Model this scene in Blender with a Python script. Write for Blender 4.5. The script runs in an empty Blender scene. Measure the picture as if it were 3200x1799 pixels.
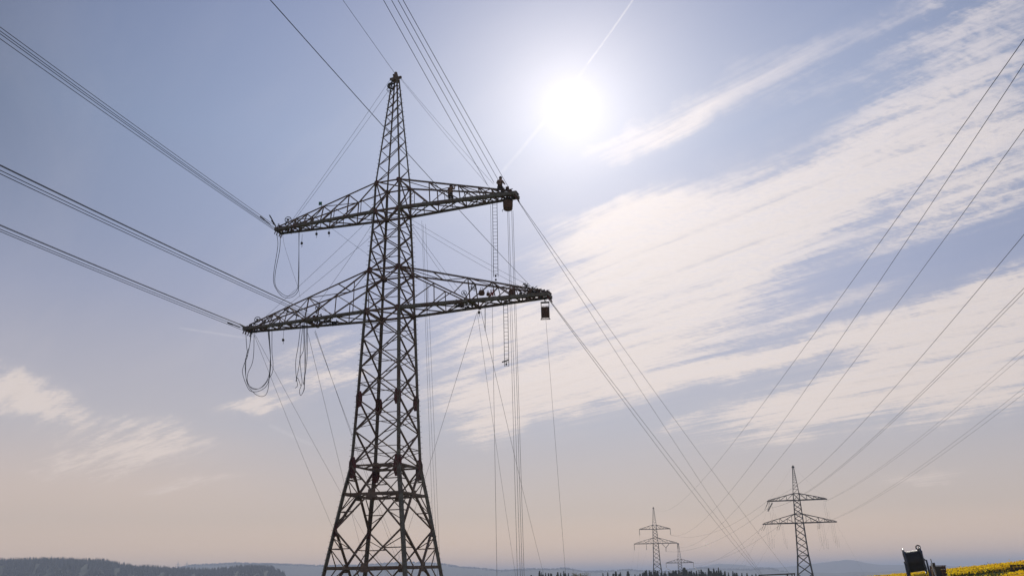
import bpy, bmesh, math, random
import numpy as np
from mathutils import Vector, Matrix
random.seed(7); rng = np.random.default_rng(7)
S = bpy.context.scene
C = S.collection
R = math.radians

# ------------------------------------------------------------------ camera
FPX, PITCH, ROLL = 2791.7, 0.3122, -0.0198          # solved from the pylon's vanishing lines
CAM = Vector((0, 0, 1.7))
Fv = Vector((0, math.cos(PITCH), math.sin(PITCH)))
Rv0 = Vector((1, 0, 0)); Uv0 = Vector((0, -math.sin(PITCH), math.cos(PITCH)))
Rv = Rv0*math.cos(ROLL) + Uv0*math.sin(ROLL)
Uv = -Rv0*math.sin(ROLL) + Uv0*math.cos(ROLL)
cd = bpy.data.cameras.new('camera'); cam = bpy.data.objects.new('camera', cd); C.objects.link(cam)
cd.sensor_width = 36; cd.lens = FPX*36/3200; cd.clip_start = 0.1; cd.clip_end = 90000
mw = Matrix((Rv, Uv, -Fv)).transposed().to_4x4(); mw.translation = CAM
cam.matrix_world = mw
S.camera = cam

def ray(px, py):                     # direction through a point of the 3200 x 1799 survey photo
    return (Fv + Rv*((px-1600)/FPX) + Uv*((899.5-py)/FPX))
def at(px, py, depth): return CAM + ray(px, py)*depth
def pix(P):
    d = Vector(P)-CAM; k = d.dot(Fv)
    return 1600+FPX*d.dot(Rv)/k, 899.5-FPX*d.dot(Uv)/k, k
def azel(px, py):
    d = ray(px, py).normalized()
    return math.degrees(math.atan2(d.x, d.y)), math.degrees(math.asin(d.z))

# ------------------------------------------------------------------ sun, sky, exposure
sd = ray(1789, 333).normalized()
SUN_AZ = math.atan2(sd.x, sd.y); SUN_EL = math.asin(sd.z)
sl = bpy.data.lights.new('sun', 'SUN'); sl.energy = 3.2; sl.angle = R(0.53); sl.color = (1, .93, .82)
so = bpy.data.objects.new('sun', sl); C.objects.link(so)
so.rotation_euler = (-sd).to_track_quat('-Z', 'Y').to_euler()

W = bpy.data.worlds.new('World'); S.world = W; W.use_nodes = True
nt = W.node_tree; nt.nodes.clear()
class NB:
    def __init__(s, nt): s.nt = nt
    def n(s, t, **k):
        o = s.nt.nodes.new(t)
        for a, b in k.items(): setattr(o, a, b)
        return o
    def put(s, sock, v):
        if isinstance(v, bpy.types.NodeSocket): s.nt.links.new(v, sock)
        else: sock.default_value = v
    def m(s, op, a, b=None, c=None, clamp=False):
        o = s.n('ShaderNodeMath', operation=op, use_clamp=clamp)
        for i, v in enumerate((a, b, c)):
            if v is not None: s.put(o.inputs[i], v)
        return o.outputs[0]
    def v(s, op, a, b=None, out=0, scale=None):
        o = s.n('ShaderNodeVectorMath', operation=op); s.put(o.inputs[0], a)
        if b is not None: s.put(o.inputs[1], b)
        if scale is not None: s.put(o.inputs['Scale'], scale)
        return o.outputs[out]
    def mr(s, x, a, b, c=0., d=1., smooth=True):
        o = s.n('ShaderNodeMapRange', interpolation_type='SMOOTHSTEP' if smooth else 'LINEAR')
        s.put(o.inputs[0], x)
        for i, v in enumerate((a, b, c, d)): s.put(o.inputs[i+1], v)
        return o.outputs[0]
    def mix(s, f, a, b, blend='MIX', clamp=False):
        o = s.n('ShaderNodeMix', data_type='RGBA', blend_type=blend, clamp_factor=True)
        s.put(o.inputs[0], f); s.put(o.inputs[6], a); s.put(o.inputs[7], b)
        return o.outputs[2]
    def noise(s, vec, scale, detail=6, rough=.55, dist=0., out=0):
        o = s.n('ShaderNodeTexNoise'); s.put(o.inputs['Vector'], vec)
        o.inputs['Scale'].default_value = scale; o.inputs['Detail'].default_value = detail
        o.inputs['Roughness'].default_value = rough; o.inputs['Distortion'].default_value = dist
        return o.outputs[out]
    def mapg(s, vec, loc=(0, 0, 0), rot=0., scale=(1, 1, 1), typ='POINT'):
        o = s.n('ShaderNodeMapping', vector_type=typ); s.put(o.inputs['Vector'], vec)
        o.inputs['Location'].default_value = loc; o.inputs['Rotation'].default_value = (0, 0, rot)
        o.inputs['Scale'].default_value = scale
        return o.outputs[0]
    def ramp(s, x, stops):
        o = s.n('ShaderNodeValToRGB'); s.put(o.inputs[0], x); e = o.color_ramp.elements
        while len(e) < len(stops): e.new(.5)
        for i, (p, c) in enumerate(stops): e[i].position = p; e[i].color = (*c, 1)
        return o.outputs[0]
def lin(r, g, b):
    f = lambda c: (c/255/12.92) if c/255 <= .04045 else ((c/255+.055)/1.055)**2.4
    return (f(r), f(g), f(b))
B = NB(nt)
def world():
    STR = 0.1
    tc = B.n('ShaderNodeTexCoord'); D = B.v('NORMALIZE', tc.outputs['Generated'])
    sx = B.n('ShaderNodeSeparateXYZ'); B.put(sx.inputs[0], D)
    x, y, z = sx.outputs
    az = B.m('MULTIPLY', B.m('ARCTAN2', x, y), 57.29578)
    el = B.m('MULTIPLY', B.m('ARCSINE', z), 57.29578)
    sky = B.n('ShaderNodeTexSky', sky_type='NISHITA', sun_disc=False)
    sky.sun_elevation = SUN_EL; sky.sun_rotation = SUN_AZ; sky.altitude = 500
    sky.air_density = 1.0; sky.dust_density = 1.6; sky.ozone_density = 1.5
    base = B.v('SCALE', sky.outputs[0], scale=STR)
    # the veil of spring dust: violet grey aloft, cream towards the horizon
    veil = B.ramp(B.m('DIVIDE', B.m('MAXIMUM', el, 0.), 60., clamp=True), [
        (0.0, (1.05, .66, .39)), (.022, (.82, .59, .425)), (.06, (.585, .48, .42)), (.15, (.425, .43, .505)), (.28, lin(157, 166, 196)),
        (.45, lin(145, 161, 195)), (.66, lin(117, 132, 173)), (1, lin(88, 104, 152))])
    base = B.mix(.94, base, veil)
    # angular distance to the sun
    cs = B.v('DOT_PRODUCT', D, tuple(sd), out=1)
    gam = B.m('MULTIPLY', B.m('ARCCOSINE', B.m('MINIMUM', cs, 1.)), 57.29578)
    # darker far from the sun
    base = B.v('SCALE', base, scale=B.m('SUBTRACT', B.m('SUBTRACT', 1., B.m('MULTIPLY', B.mr(gam, 27., 40., 0., .20), B.mr(el, 16., 28.))), B.m('MULTIPLY', B.mr(gam, 15., 37., 0., .31), B.mr(el, 6., 28.))))
    warm = B.m('MULTIPLY', B.mr(az, -6., -24., 0., 1.), B.m('MULTIPLY', B.mr(el, 2., 6.), B.mr(el, 22., 12.)))
    base = B.mix(warm, base, B.v('MULTIPLY', base, (1.17, 1.09, 1.0)))
    P = B.n('ShaderNodeCombineXYZ'); B.put(P.inputs[0], az); B.put(P.inputs[1], el)
    P = P.outputs[0]
    wn = B.noise(P, .11, 5, .6, out=1)
    wv = B.v('SCALE', B.v('SUBTRACT', wn, (.5, .5, .5)), scale=3.0)
    wn2 = B.noise(P, .6, 4, .6, out=1)
    wv2 = B.v('SCALE', B.v('SUBTRACT', wn2, (.5, .5, .5)), scale=1.3)
    Q = B.v('ADD', B.v('ADD', P, wv), wv2)
    K = 3200/2576
    def band(p0, p1, wpx, amp, core=.15):
        a = Vector(azel(p0[0]*K, p0[1]*K)); b = Vector(azel(p1[0]*K, p1[1]*K))
        c = (a+b)/2; d = b-a; wd = wpx*K/FPX*57.3
        q = B.mapg(Q, (c.x, c.y, 0), math.atan2(d.y, d.x), (d.length/2*1.12, wd, 1), 'TEXTURE')
        # z is 0 in Q apart from the warp: flatten it
        q = B.v('MULTIPLY', q, (1, 1, 0))
        L = B.v('LENGTH', q, out=1)
        return B.mr(L, 1.35, core, 0., amp), B.mr(L, 1.75, .1, 0., amp)
    bands = CLOUD_BANDS
    cov = wide = None
    for b in bands:
        o, o2 = band(*b); cov = o if cov is None else B.m('ADD', cov, o); wide = o2 if wide is None else B.m('ADD', wide, o2)
    cov = B.m('MINIMUM', cov, .92)
    # cloud-layer plane: gives the texture its natural foreshortening towards the horizon
    cz = B.m('ADD', B.m('MAXIMUM', z, 0.), .035)
    T = B.n('ShaderNodeCombineXYZ'); B.put(T.inputs[0], B.m('DIVIDE', x, cz)); B.put(T.inputs[1], B.m('DIVIDE', y, cz)); T = T.outputs[0]
    a0 = R(-54)
    rot = lambda v, a, sc: B.mapg(B.mapg(v, rot=-a), scale=sc)
    st = B.noise(rot(T, a0, (.55, 3.2, 1)), 1.0, 7, .6, .5)
    st2 = B.noise(rot(T, a0+.12, (1.8, 13., 1)), 1.0, 6, .62, .35)
    rip = B.noise(rot(T, R(25), (19., 34., 1)), 1.0, 5, .62, .5)
    fine = B.noise(rot(T, R(10), (58., 76., 1)), 1.0, 4, .6)
    c_ = lambda n_, k: B.m('MULTIPLY', B.m('SUBTRACT', n_, .5), k)
    big = B.m('ADD', c_(st, 2.4), c_(st2, 2.4))
    small = B.m('ADD', c_(rip, 2.3), c_(fine, 1.5))
    small = B.m('MULTIPLY', small, B.mr(gam, 5., 24., .2, .9))
    part = B.m('MULTIPLY', B.m('MULTIPLY', cov, B.m('SUBTRACT', 1.25, cov)), 2.6)       # broken cover where it is partial
    den = B.m('ADD', cov, B.m('ADD', B.m('MULTIPLY', big, B.m('ADD', .34, B.m('MULTIPLY', part, .5))), B.m('MULTIPLY', small, B.m('ADD', .10, B.m('MULTIPLY', part, .42)))))
    den = B.m('MULTIPLY', den, B.mr(cov, .0, .12))
    den = B.mr(den, .06, .90)
    den = B.m('MULTIPLY', den, B.m('SUBTRACT', 1., B.m('MAXIMUM', B.m('ADD', c_(st2, 1.3), B.m('ADD', c_(rip, .9), c_(fine, .7))), 0.)))
    veil2 = B.m('MULTIPLY', B.m('MINIMUM', wide, 1.1), B.m('ADD', .24, B.m('ADD', c_(st, .9), c_(st2, .5))))
    den = B.m('SUBTRACT', 1., B.m('MULTIPLY', B.m('SUBTRACT', 1., den), B.m('SUBTRACT', 1., B.m('MAXIMUM', veil2, 0.))))
    thin = B.m('MULTIPLY', B.mr(st, .42, .8), .10)
    den = B.m('MAXIMUM', den, B.m('MULTIPLY', thin, B.mr(el, 3, 15)))
    ccol = B.ramp(B.m('DIVIDE', B.m('MAXIMUM', el, 0.), 40., clamp=True), [
        (0, lin(222, 204, 192)), (.2, lin(240, 226, 219)), (.45, lin(236, 226, 223)), (1, lin(224, 218, 225))])
    ccol = B.v('SCALE', ccol, scale=B.m('MULTIPLY', B.mr(gam, 6., 40., 1.0, .87), B.m('ADD', 1., B.m('ADD', c_(st2, .26), c_(rip, .16)))))
    col = B.mix(B.m('MULTIPLY', den, .93), base, ccol)
    # contrails
    def trail(p0, p1, wpx, amp):
        a = Vector(azel(p0[0]*K, p0[1]*K)); b = Vector(azel(p1[0]*K, p1[1]*K))
        c = (a+b)/2; d = b-a; wd = wpx*K/FPX*57.3
        q = B.v('MULTIPLY', B.mapg(B.v('ADD', P, B.v('SCALE', wv2, scale=.09)), (c.x, c.y, 0), math.atan2(d.y, d.x), (d.length/2, wd, 1), 'TEXTURE'), (1, 1, 0))
        sp = B.n('ShaderNodeSeparateXYZ'); B.put(sp.inputs[0], q)
        u = B.mr(B.m('ABSOLUTE', sp.outputs[0]), 1.0, .8, 0, 1); v = B.mr(B.m('ABSOLUTE', sp.outputs[1]), 1., .1, 0, amp)
        return B.m('MULTIPLY', u, v)
    tr = B.m('ADD', trail((1625, -50), (1470, 172), 4., .30), trail((1480, 160), (1250, 448), 7, .15))
    tr = B.m('ADD', tr, B.m('ADD', trail((440, 822), (660, 856), 4, .14), trail((670, 1065), (790, 1120), 7, .11)))
    tr = B.m('MULTIPLY', tr, B.mr(rip, .25, .6, .35, 1.))
    col = B.mix(tr, col, (*lin(240, 236, 238), 1))
    # aureole: forward scattering round the sun
    g1 = B.m('MULTIPLY', B.m('EXPONENT', B.m('MULTIPLY', B.m('POWER', B.m('DIVIDE', gam, .85), 2.), -1.)), .4)
    g2 = B.m('MULTIPLY', B.m('EXPONENT', B.m('DIVIDE', gam, -6.0)), .88)
    gl = B.m('ADD', g1, g2)
    glc = B.v('SCALE', (1.0, .905, .80), scale=gl)
    col = B.v('ADD', col, glc)
    col = B.v('SCALE', col, scale=1/STR)
    bg = B.n('ShaderNodeBackground'); B.put(bg.inputs[0], col); bg.inputs[1].default_value = STR
    out = B.n('ShaderNodeOutputWorld'); nt.links.new(bg.outputs[0], out.inputs[0])
# (start, end, half width, cover) of each cloud streak, as sighted on the survey photo
CLOUD_BANDS = [
    ((1340, 690), (2080, 500), 140, .95), ((1900, 530), (2750, 210), 135, .9), ((1380, 560), (1760, 520), 70, .6),
    ((1150, 960), (1950, 790), 125, .85), ((1090, 1025), (1600, 965), 82, .75), ((1400, 800), (2100, 630), 80, .7),
    ((1130, 1095), (1340, 1060), 40, .55), ((1900, 830), (2300, 700), 30, .22), ((2150, 640), (2750, 430), 55, .5),
    ((1600, 975), (2350, 790), 36, .7), ((2200, 850), (2800, 680), 75, .8),
    ((1775, 1085), (2400, 920), 72, .85), ((2150, 950), (2800, 810), 110, .9), ((2200, 1050), (2700, 970), 45, .5),
    ((1490, 380), (1840, 250), 50, .42), ((1750, 260), (2250, 90), 90, .22), ((2200, 90), (2700, -20), 100, .45),
    ((2100, 270), (2750, 90), 75, .45), ((1030, 850), (1420, 790), 90, .45), ((550, 1030), (740, 1008), 22, .65),
    ((700, 985), (930, 950), 28, .65), ((690, 930), (960, 870), 55, .42), ((-100, 920), (120, 1000), 62, .8),
    ((40, 970), (230, 1065), 36, .55), ((70, 1145), (440, 1150), 36, .62), ((160, 1085), (540, 1110), 40, .5),
    ((330, 1222), (620, 1205), 20, .35), ((2200, 1195), (2420, 1180), 18, .4), ((1650, 1090), (1760, 1060), 14, .3)]
world()
W.cycles.sampling_method = 'MANUAL'; W.cycles.sample_map_resolution = 1024
vs = S.view_settings; vs.view_transform = 'Standard'; vs.look = 'None'; vs.exposure = 0; vs.gamma = 1
S.render.resolution_x = 1024; S.render.resolution_y = 575
S.cycles.max_bounces = 6; S.cycles.volume_bounces = 1; S.cycles.transparent_max_bounces = 8

# ------------------------------------------------------------------ materials
def mat(name, c1, c2=None, rough=.6, metal=0., scale=4., spec=.4, c3=None, transl=0., bump=0., stretch=(1, 1, 1)):
    m = bpy.data.materials.new(name); m.use_nodes = True; t = m.node_tree; b = NB(t)
    p = t.nodes['Principled BSDF']
    p.inputs['Roughness'].default_value = rough; p.inputs['Metallic'].default_value = metal
    p.inputs['Specular IOR Level'].default_value = spec
    co = b.n('ShaderNodeTexCoord').outputs['Object']
    co = b.mapg(co, scale=stretch)
    nz = b.noise(co, scale, 6, .6)
    col = b.mix(b.mr(nz, .35, .65), (*c1, 1), (*(c2 or c1), 1))
    if c3:
        n2 = b.noise(co, scale*.23, 5, .6)
        col = b.mix(b.mr(n2, .5, .68), col, (*c3, 1))
    b.put(p.inputs['Base Color'], col)
    if bump:
        bn = b.n('ShaderNodeBump'); bn.inputs['Strength'].default_value = bump
        b.put(bn.inputs['Height'], nz); b.put(p.inputs['Normal'], bn.outputs[0])
    if transl:
        tr = b.n('ShaderNodeBsdfTranslucent'); b.put(tr.inputs[0], col)
        mx = b.n('ShaderNodeMixShader'); mx.inputs[0].default_value = transl
        t.links.new(p.outputs[0], mx.inputs[1]); t.links.new(tr.outputs[0], mx.inputs[2])
        t.links.new(mx.outputs[0], t.nodes['Material Output'].inputs[0])
    return m
STEEL = mat('weathered_green_grey_steel', (.22, .195, .15), (.14, .12, .095), .65, 0, 3., .3, (.14, .085, .06))
DIAG = mat('weathered_brown_steel', (.25, .17, .125), (.16, .112, .085), .75, 0, 4., .2, (.15, .075, .045))
RED = mat('red_lead_primer', (.17, .038, .032), (.10, .03, .026), .65, 0, 5.)
FARST = mat('far_dark_steel', (.06, .05, .046), (.045, .038, .034), .8, 0, .5, .1)
WIRE = mat('aluminium_conductor', (.045, .047, .055), (.03, .032, .04), .85, 0, 8., .1)
ROPE = mat('grey_rope', (.075, .075, .085), (.055, .055, .065), .9, 0, 30.)
DARK = mat('dark_tackle_metal', (.03, .026, .024), (.055, .04, .03), .5, .3, 12.)
BROWN = mat('flare_brown_tackle_canvas', (.20, .10, .055), (.11, .06, .035), .85, 0, 10.)  # canvas brown, with the warm tint of sun flare put into the colour
REDS = mat('red_sling', (.4, .05, .03), (.28, .04, .03), .8, 0, 9.)
GREEN = mat('green_marker', (.01, .17, .1), (.012, .12, .08), .6, 0, 9.)
ALU = mat('ladder_aluminium', (.07, .07, .075), (.05, .05, .055), .45, .4, 9.)
WHITE = mat('white_insulator', (.8, .79, .76), (.7, .69, .67), .3, 0, 9.)
BLACK = mat('black_cable', (.02, .02, .025), (.032, .032, .04), .4, 0, 14., bump=.3, stretch=(12, 1, 1))
NAVY = mat('navy_painted_steel', (.05, .065, .12), (.06, .07, .10), .45, .1, 6., .5, (.05, .04, .035))
WOOD = mat('weathered_planks', (.20, .10, .05), (.12, .06, .032), .85, 0, 3., .2, None, 0, .3, (1, 1, 14))
PALLET = mat('old_pallet_wood', (.10, .06, .04), (.05, .032, .022), .9, 0, 5.)
YEL = mat('yellow_painted_panel', (.75, .55, .02), (.62, .42, .02), .5, 0, 9.)

# ------------------------------------------------------------------ helpers
def tag(o, label=None, cat=None, group=None, kind=None):
    if label: o['label'] = label
    if cat: o['category'] = cat
    if group: o['group'] = group
    if kind: o['kind'] = kind
    return o
def empty(name, loc=(0, 0, 0), rz=0.):
    o = bpy.data.objects.new(name, None); C.objects.link(o); o.location = loc; o.rotation_euler = (0, 0, rz)
    o.empty_display_size = .3
    return o
def obj(name, bm, m, parent=None, loc=(0, 0, 0), rz=0., smooth=False):
    me = bpy.data.meshes.new(name)
    bmesh.ops.recalc_face_normals(bm, faces=bm.faces) if len(bm.faces) < 60000 else None
    bm.to_mesh(me); bm.free()
    for k in (m if isinstance(m, (list, tuple)) else [m]): me.materials.append(k)
    if smooth:
        for p in me.polygons: p.use_smooth = True
    o = bpy.data.objects.new(name, me); C.objects.link(o); o.location = loc; o.rotation_euler = (0, 0, rz)
    if parent: o.parent = parent
    return o
def BM(): return bmesh.new()
def frame(p, q, ref=None):
    d = (q-p).normalized()
    r = Vector(ref) if ref is not None else (Vector((0, 0, 1)) if abs(d.z) < .9 else Vector((1, 0, 0)))
    a = d.cross(r)
    if a.length < 1e-4: a = d.cross(Vector((0, 1, 0)))
    a.normalize(); b = a.cross(d).normalized()
    return d, a, b
def bar(bm, p, q, w, h=None, ref=None, off=(0, 0)):
    p = Vector(p); q = Vector(q); h = h or w
    d, a, b = frame(p, q, ref)
    o = a*off[0] + b*off[1]
    vs = [bm.verts.new(c+o+a*(sx*w/2)+b*(sy*h/2)) for c in (p, q) for sx, sy in ((-1, -1), (1, -1), (1, 1), (-1, 1))]
    for f in ((0, 1, 2, 3), (7, 6, 5, 4), (0, 4, 5, 1), (1, 5, 6, 2), (2, 6, 7, 3), (3, 7, 4, 0)):
        bm.faces.new([vs[i] for i in f])
def angle(bm, p, q, w, ref, t=.022):                 # rolled L section, heel towards ref
    p = Vector(p); q = Vector(q)
    d, a, b = frame(p, q, ref)
    bar(bm, p, q, w, t, ref, (0, w/2))
    bar(bm, p, q, t, w-t, ref, (-w/2+t/2, -t/2))
def box(bm, c, s, rot=None):
    M_ = Matrix.Translation(c) @ (rot.to_4x4() if rot is not None else Matrix()) @ Matrix.Diagonal((*s, 1))
    bmesh.ops.create_cube(bm, size=1, matrix=M_)
def tube(bm, pts, r, n=6, caps=True, r2=None):
    pts = [Vector(p) for p in pts]; rings = []
    up = Vector((0, 0, 1)); last = None
    for i, p in enumerate(pts):
        d = (pts[min(i+1, len(pts)-1)]-pts[max(i-1, 0)]).normalized()
        if last is None:
            a = d.cross(up if abs(d.z) < .9 else Vector((1, 0, 0))).normalized()
        else:
            a = (last-d*last.dot(d)).normalized()
        last = a; b = d.cross(a)
        rr = r if r2 is None else r+(r2-r)*i/(len(pts)-1)
        rings.append([bm.verts.new(p+(a*math.cos(k*2*math.pi/n)+b*math.sin(k*2*math.pi/n))*rr) for k in range(n)])
    for i in range(len(rings)-1):
        for k in range(n):
            bm.faces.new((rings[i][k], rings[i][(k+1) % n], rings[i+1][(k+1) % n], rings[i+1][k]))
    if caps:
        bm.faces.new(rings[0][::-1]); bm.faces.new(rings[-1])
def plate(bm, c, nrm, up, pts, t=.03):               # flat polygon plate of real thickness
    nrm = Vector(nrm).normalized(); up = Vector(up); up = (up-nrm*up.dot(nrm)).normalized(); sd_ = up.cross(nrm)
    c = Vector(c); n = len(pts)
    A = [bm.verts.new(c+sd_*x+up*y+nrm*t/2) for x, y in pts]; Bk = [bm.verts.new(c+sd_*x+up*y-nrm*t/2) for x, y in pts]
    bm.faces.new(A); bm.faces.new(Bk[::-1])
    for i in range(n): bm.faces.new((A[i], Bk[i], Bk[(i+1) % n], A[(i+1) % n]))
def lathe(bm, prof, M_=Matrix(), n=16):              # prof: (r, z)
    rings = []
    for r, z in prof:
        rings.append([bm.verts.new(M_ @ Vector((r*math.cos(k*2*math.pi/n), r*math.sin(k*2*math.pi/n), z))) for k in range(n)])
    for i in range(len(rings)-1):
        for k in range(n): bm.faces.new((rings[i][k], rings[i][(k+1) % n], rings[i+1][(k+1) % n], rings[i+1][k]))
    bm.faces.new(rings[0][::-1]); bm.faces.new(rings[-1])
def torus(bm, c, Ra, r, axis, n=18, m=6):
    axis = Vector(axis).normalized(); a = axis.orthogonal().normalized(); b = axis.cross(a)
    rings = []
    for i in range(n):
        t = i*2*math.pi/n; e = a*math.cos(t)+b*math.sin(t)
        rings.append([bm.verts.new(Vector(c)+e*(Ra+r*math.cos(k*2*math.pi/m))+axis*(r*math.sin(k*2*math.pi/m))) for k in range(m)])
    for i in range(n):
        for k in range(m): bm.faces.new((rings[i][k], rings[(i+1) % n][k], rings[(i+1) % n][(k+1) % m], rings[i][(k+1) % m]))
def lerp(a, b, t): return a+(b-a)*t

# ------------------------------------------------------------------ terrain
HILLS = {   # ridge lines as sighted on the photo: distance, profile of (x, y)
    1800: [(-900, 1770), (-400, 1752), (0, 1750), (160, 1745), (320, 1750), (370, 1760), (415, 1769), (470, 1770), (550, 1776), (650, 1780), (700, 1776), (761, 1769), (843, 1769), (880, 1788), (930, 1800), (1100, 1815), (3300, 1815)],
    4200: [(-900, 1800), (400, 1785), (560, 1776), (597, 1768), (741, 1761), (843, 1763.5), (1020, 1769), (1150, 1766), (1277, 1758), (1371, 1762), (1439, 1773), (1499, 1777), (1563, 1784), (1670, 1779), (1736, 1780), (1750, 1776), (1777, 1778), (1797, 1782), (1828, 1787), (1896, 1786), (1964, 1781), (1999, 1785), (2100, 1787), (2140, 1783), (2169, 1777), (2197, 1775), (2214, 1776), (2256, 1780), (2350, 1781), (2376, 1777), (2410, 1777), (2436, 1784), (2460, 1787), (2544, 1787), (2617, 1789), (2672, 1785), (2757, 1785), (2823, 1781), (3300, 1775)],
    6000: [(-900, 1830), (1900, 1800), (2060, 1785), (2180, 1774), (2220, 1764), (2248, 1760), (2316, 1763), (2350, 1769), (2440, 1772), (2544, 1760), (2594, 1754), (2648, 1747), (2680, 1751), (2711, 1759), (2734, 1762), (2800, 1764), (2950, 1767), (3060, 1768), (3400, 1775)]}
TREEH = {1800: 6, 4200: 0, 6000: 0}
prof = {}
for dist, pr in HILLS.items():
    aa, zz = [], []
    for px, py in pr:
        d = ray(px, py); h = math.hypot(d.x, d.y)
        aa.append(math.degrees(math.atan2(d.x, d.y))); zz.append(1.7+dist*d.z/h-TREEH[dist])
    prof[dist] = (np.array(aa), np.array(zz))
def ridge(dist, az): return float(np.interp(az, *prof[dist]))
def sst(a, b, x):
    t = min(1, max(0, (x-a)/(b-a))); return t*t*(3-2*t)
def field_rise(az): return float(np.interp(az, [10, 15, 21.5, 29.5, 45, 70], [-.75, -.75, -.12, .95, 1.6, 1.2]))
def terrain(r, az):
    near = -.75*sst(15, 55, r)
    fr = near + (field_rise(az)+.75)*sst(25, 85, r)
    lf = np.interp(az, [-60, 0, 14, 19, 30], [-14, -14, -15, -6, -8])
    ctr = [(0, 0), (95, None), (360, lf), (800, -32), (1250, -45), (1800, ridge(1800, az)), (2900, -50), (4200, ridge(4200, az)), (5100, -30), (6000, ridge(6000, az)), (9000, -80), (40000, -120)]
    if r <= 95: return fr
    e = near+(field_rise(az)+.75)
    last = (95, e)
    for k in ctr[2:]:
        if r <= k[0]:
            t = (r-last[0])/(k[0]-last[0]); t = t*t*(3-2*t)
            return last[1]+(k[1]-last[1])*t
        last = k
    return -120
def ground_z(x, y): return terrain(math.hypot(x, y), math.degrees(math.atan2(x, y)))
azs = list(np.arange(-180, -36, 4.)) + list(np.arange(-36, 36.01, .2)) + list(np.arange(40, 179, 4.))
rs = [4, 10, 18, 28, 38, 48, 58, 68, 78, 87, 95, 105, 120, 140, 170, 210, 260, 310, 360, 430, 520, 640, 800, 1000, 1250, 1400, 1550, 1680, 1760, 1800, 1850, 1950, 2200, 2500, 2900, 3300, 3700, 4000, 4130, 4200, 4300, 4600, 5100, 5500, 5800, 5930, 6000, 6100, 6600, 8000, 12000, 24000, 40000]
bm = BM(); cv = bm.verts.new((0, 0, 0)); grid = []
for r in rs:
    row = []
    for a in azs:
        ar = R(a); zz = terrain(r, a)
        if r > 1200: zz += (rng.random()-.5)*min(4, r*.0007)
        row.append(bm.verts.new((r*math.sin(ar), r*math.cos(ar), zz)))
    grid.append(row)
na = len(azs)
for k in range(na): bm.faces.new((cv, grid[0][(k+1) % na], grid[0][k]))
for i in range(len(rs)-1):
    for k in range(na): bm.faces.new((grid[i][k], grid[i][(k+1) % na], grid[i+1][(k+1) % na], grid[i+1][k]))
gm = bpy.data.materials.new('meadow_and_wooded_hills'); gm.use_nodes = True; g = NB(gm.node_tree)
gp = gm.node_tree.nodes['Principled BSDF']; gp.inputs['Roughness'].default_value = .95; gp.inputs['Specular IOR Level'].default_value = .1
gpos = g.n('ShaderNodeNewGeometry').outputs['Position']
pat = g.noise(g.mapg(gpos, scale=(1, .45, 1)), .0022, 5, .6, .8)
tex = g.noise(gpos, .03, 6, .7)
near_c = g.mix(g.noise(gpos, .9, 6, .7), (.05, .07, .02, 1), (.10, .11, .035, 1))
wood = g.mix(tex, (.018, .03, .018, 1), (.045, .055, .03, 1))
mead = g.mix(tex, (.05, .058, .035, 1), (.075, .07, .045, 1))
far_c = g.mix(g.mr(pat, .50, .60), wood, mead)
dl = g.v('LENGTH', gpos, out=1)
g.put(gp.inputs['Base Color'], g.mix(g.mr(dl, 300, 900), near_c, far_c))
terr = tag(obj('ground', bm, gm, smooth=True), kind='structure')

# ------------------------------------------------------------------ big pylon
TX, TY, TYAW, TZ = -9.99, 70.0, -0.313, -0.75
LV = [(0, 3.52), (5.25, 2.72), (7.88, 2.31), (9.94, 1.95), (15.09, 1.728), (22.28, 1.475), (25.79, 1.353), (31.06, 1.12), (33.66, 1.078), (44.1, .2)]
CORN = ((-1, -1), (1, -1), (1, 1), (-1, 1))
def TW(x, y, z):                                      # pylon coordinates -> world
    c, s = math.cos(TYAW), math.sin(TYAW)
    return Vector((TX+c*x-s*y, TY+s*x+c*y, z))
def loc(P):                                           # world -> pylon coordinates
    c, s = math.cos(TYAW), math.sin(TYAW); dx, dy = P[0]-TX, P[1]-TY
    return Vector((c*dx+s*dy, -s*dx+c*dy, P[2]))

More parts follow.
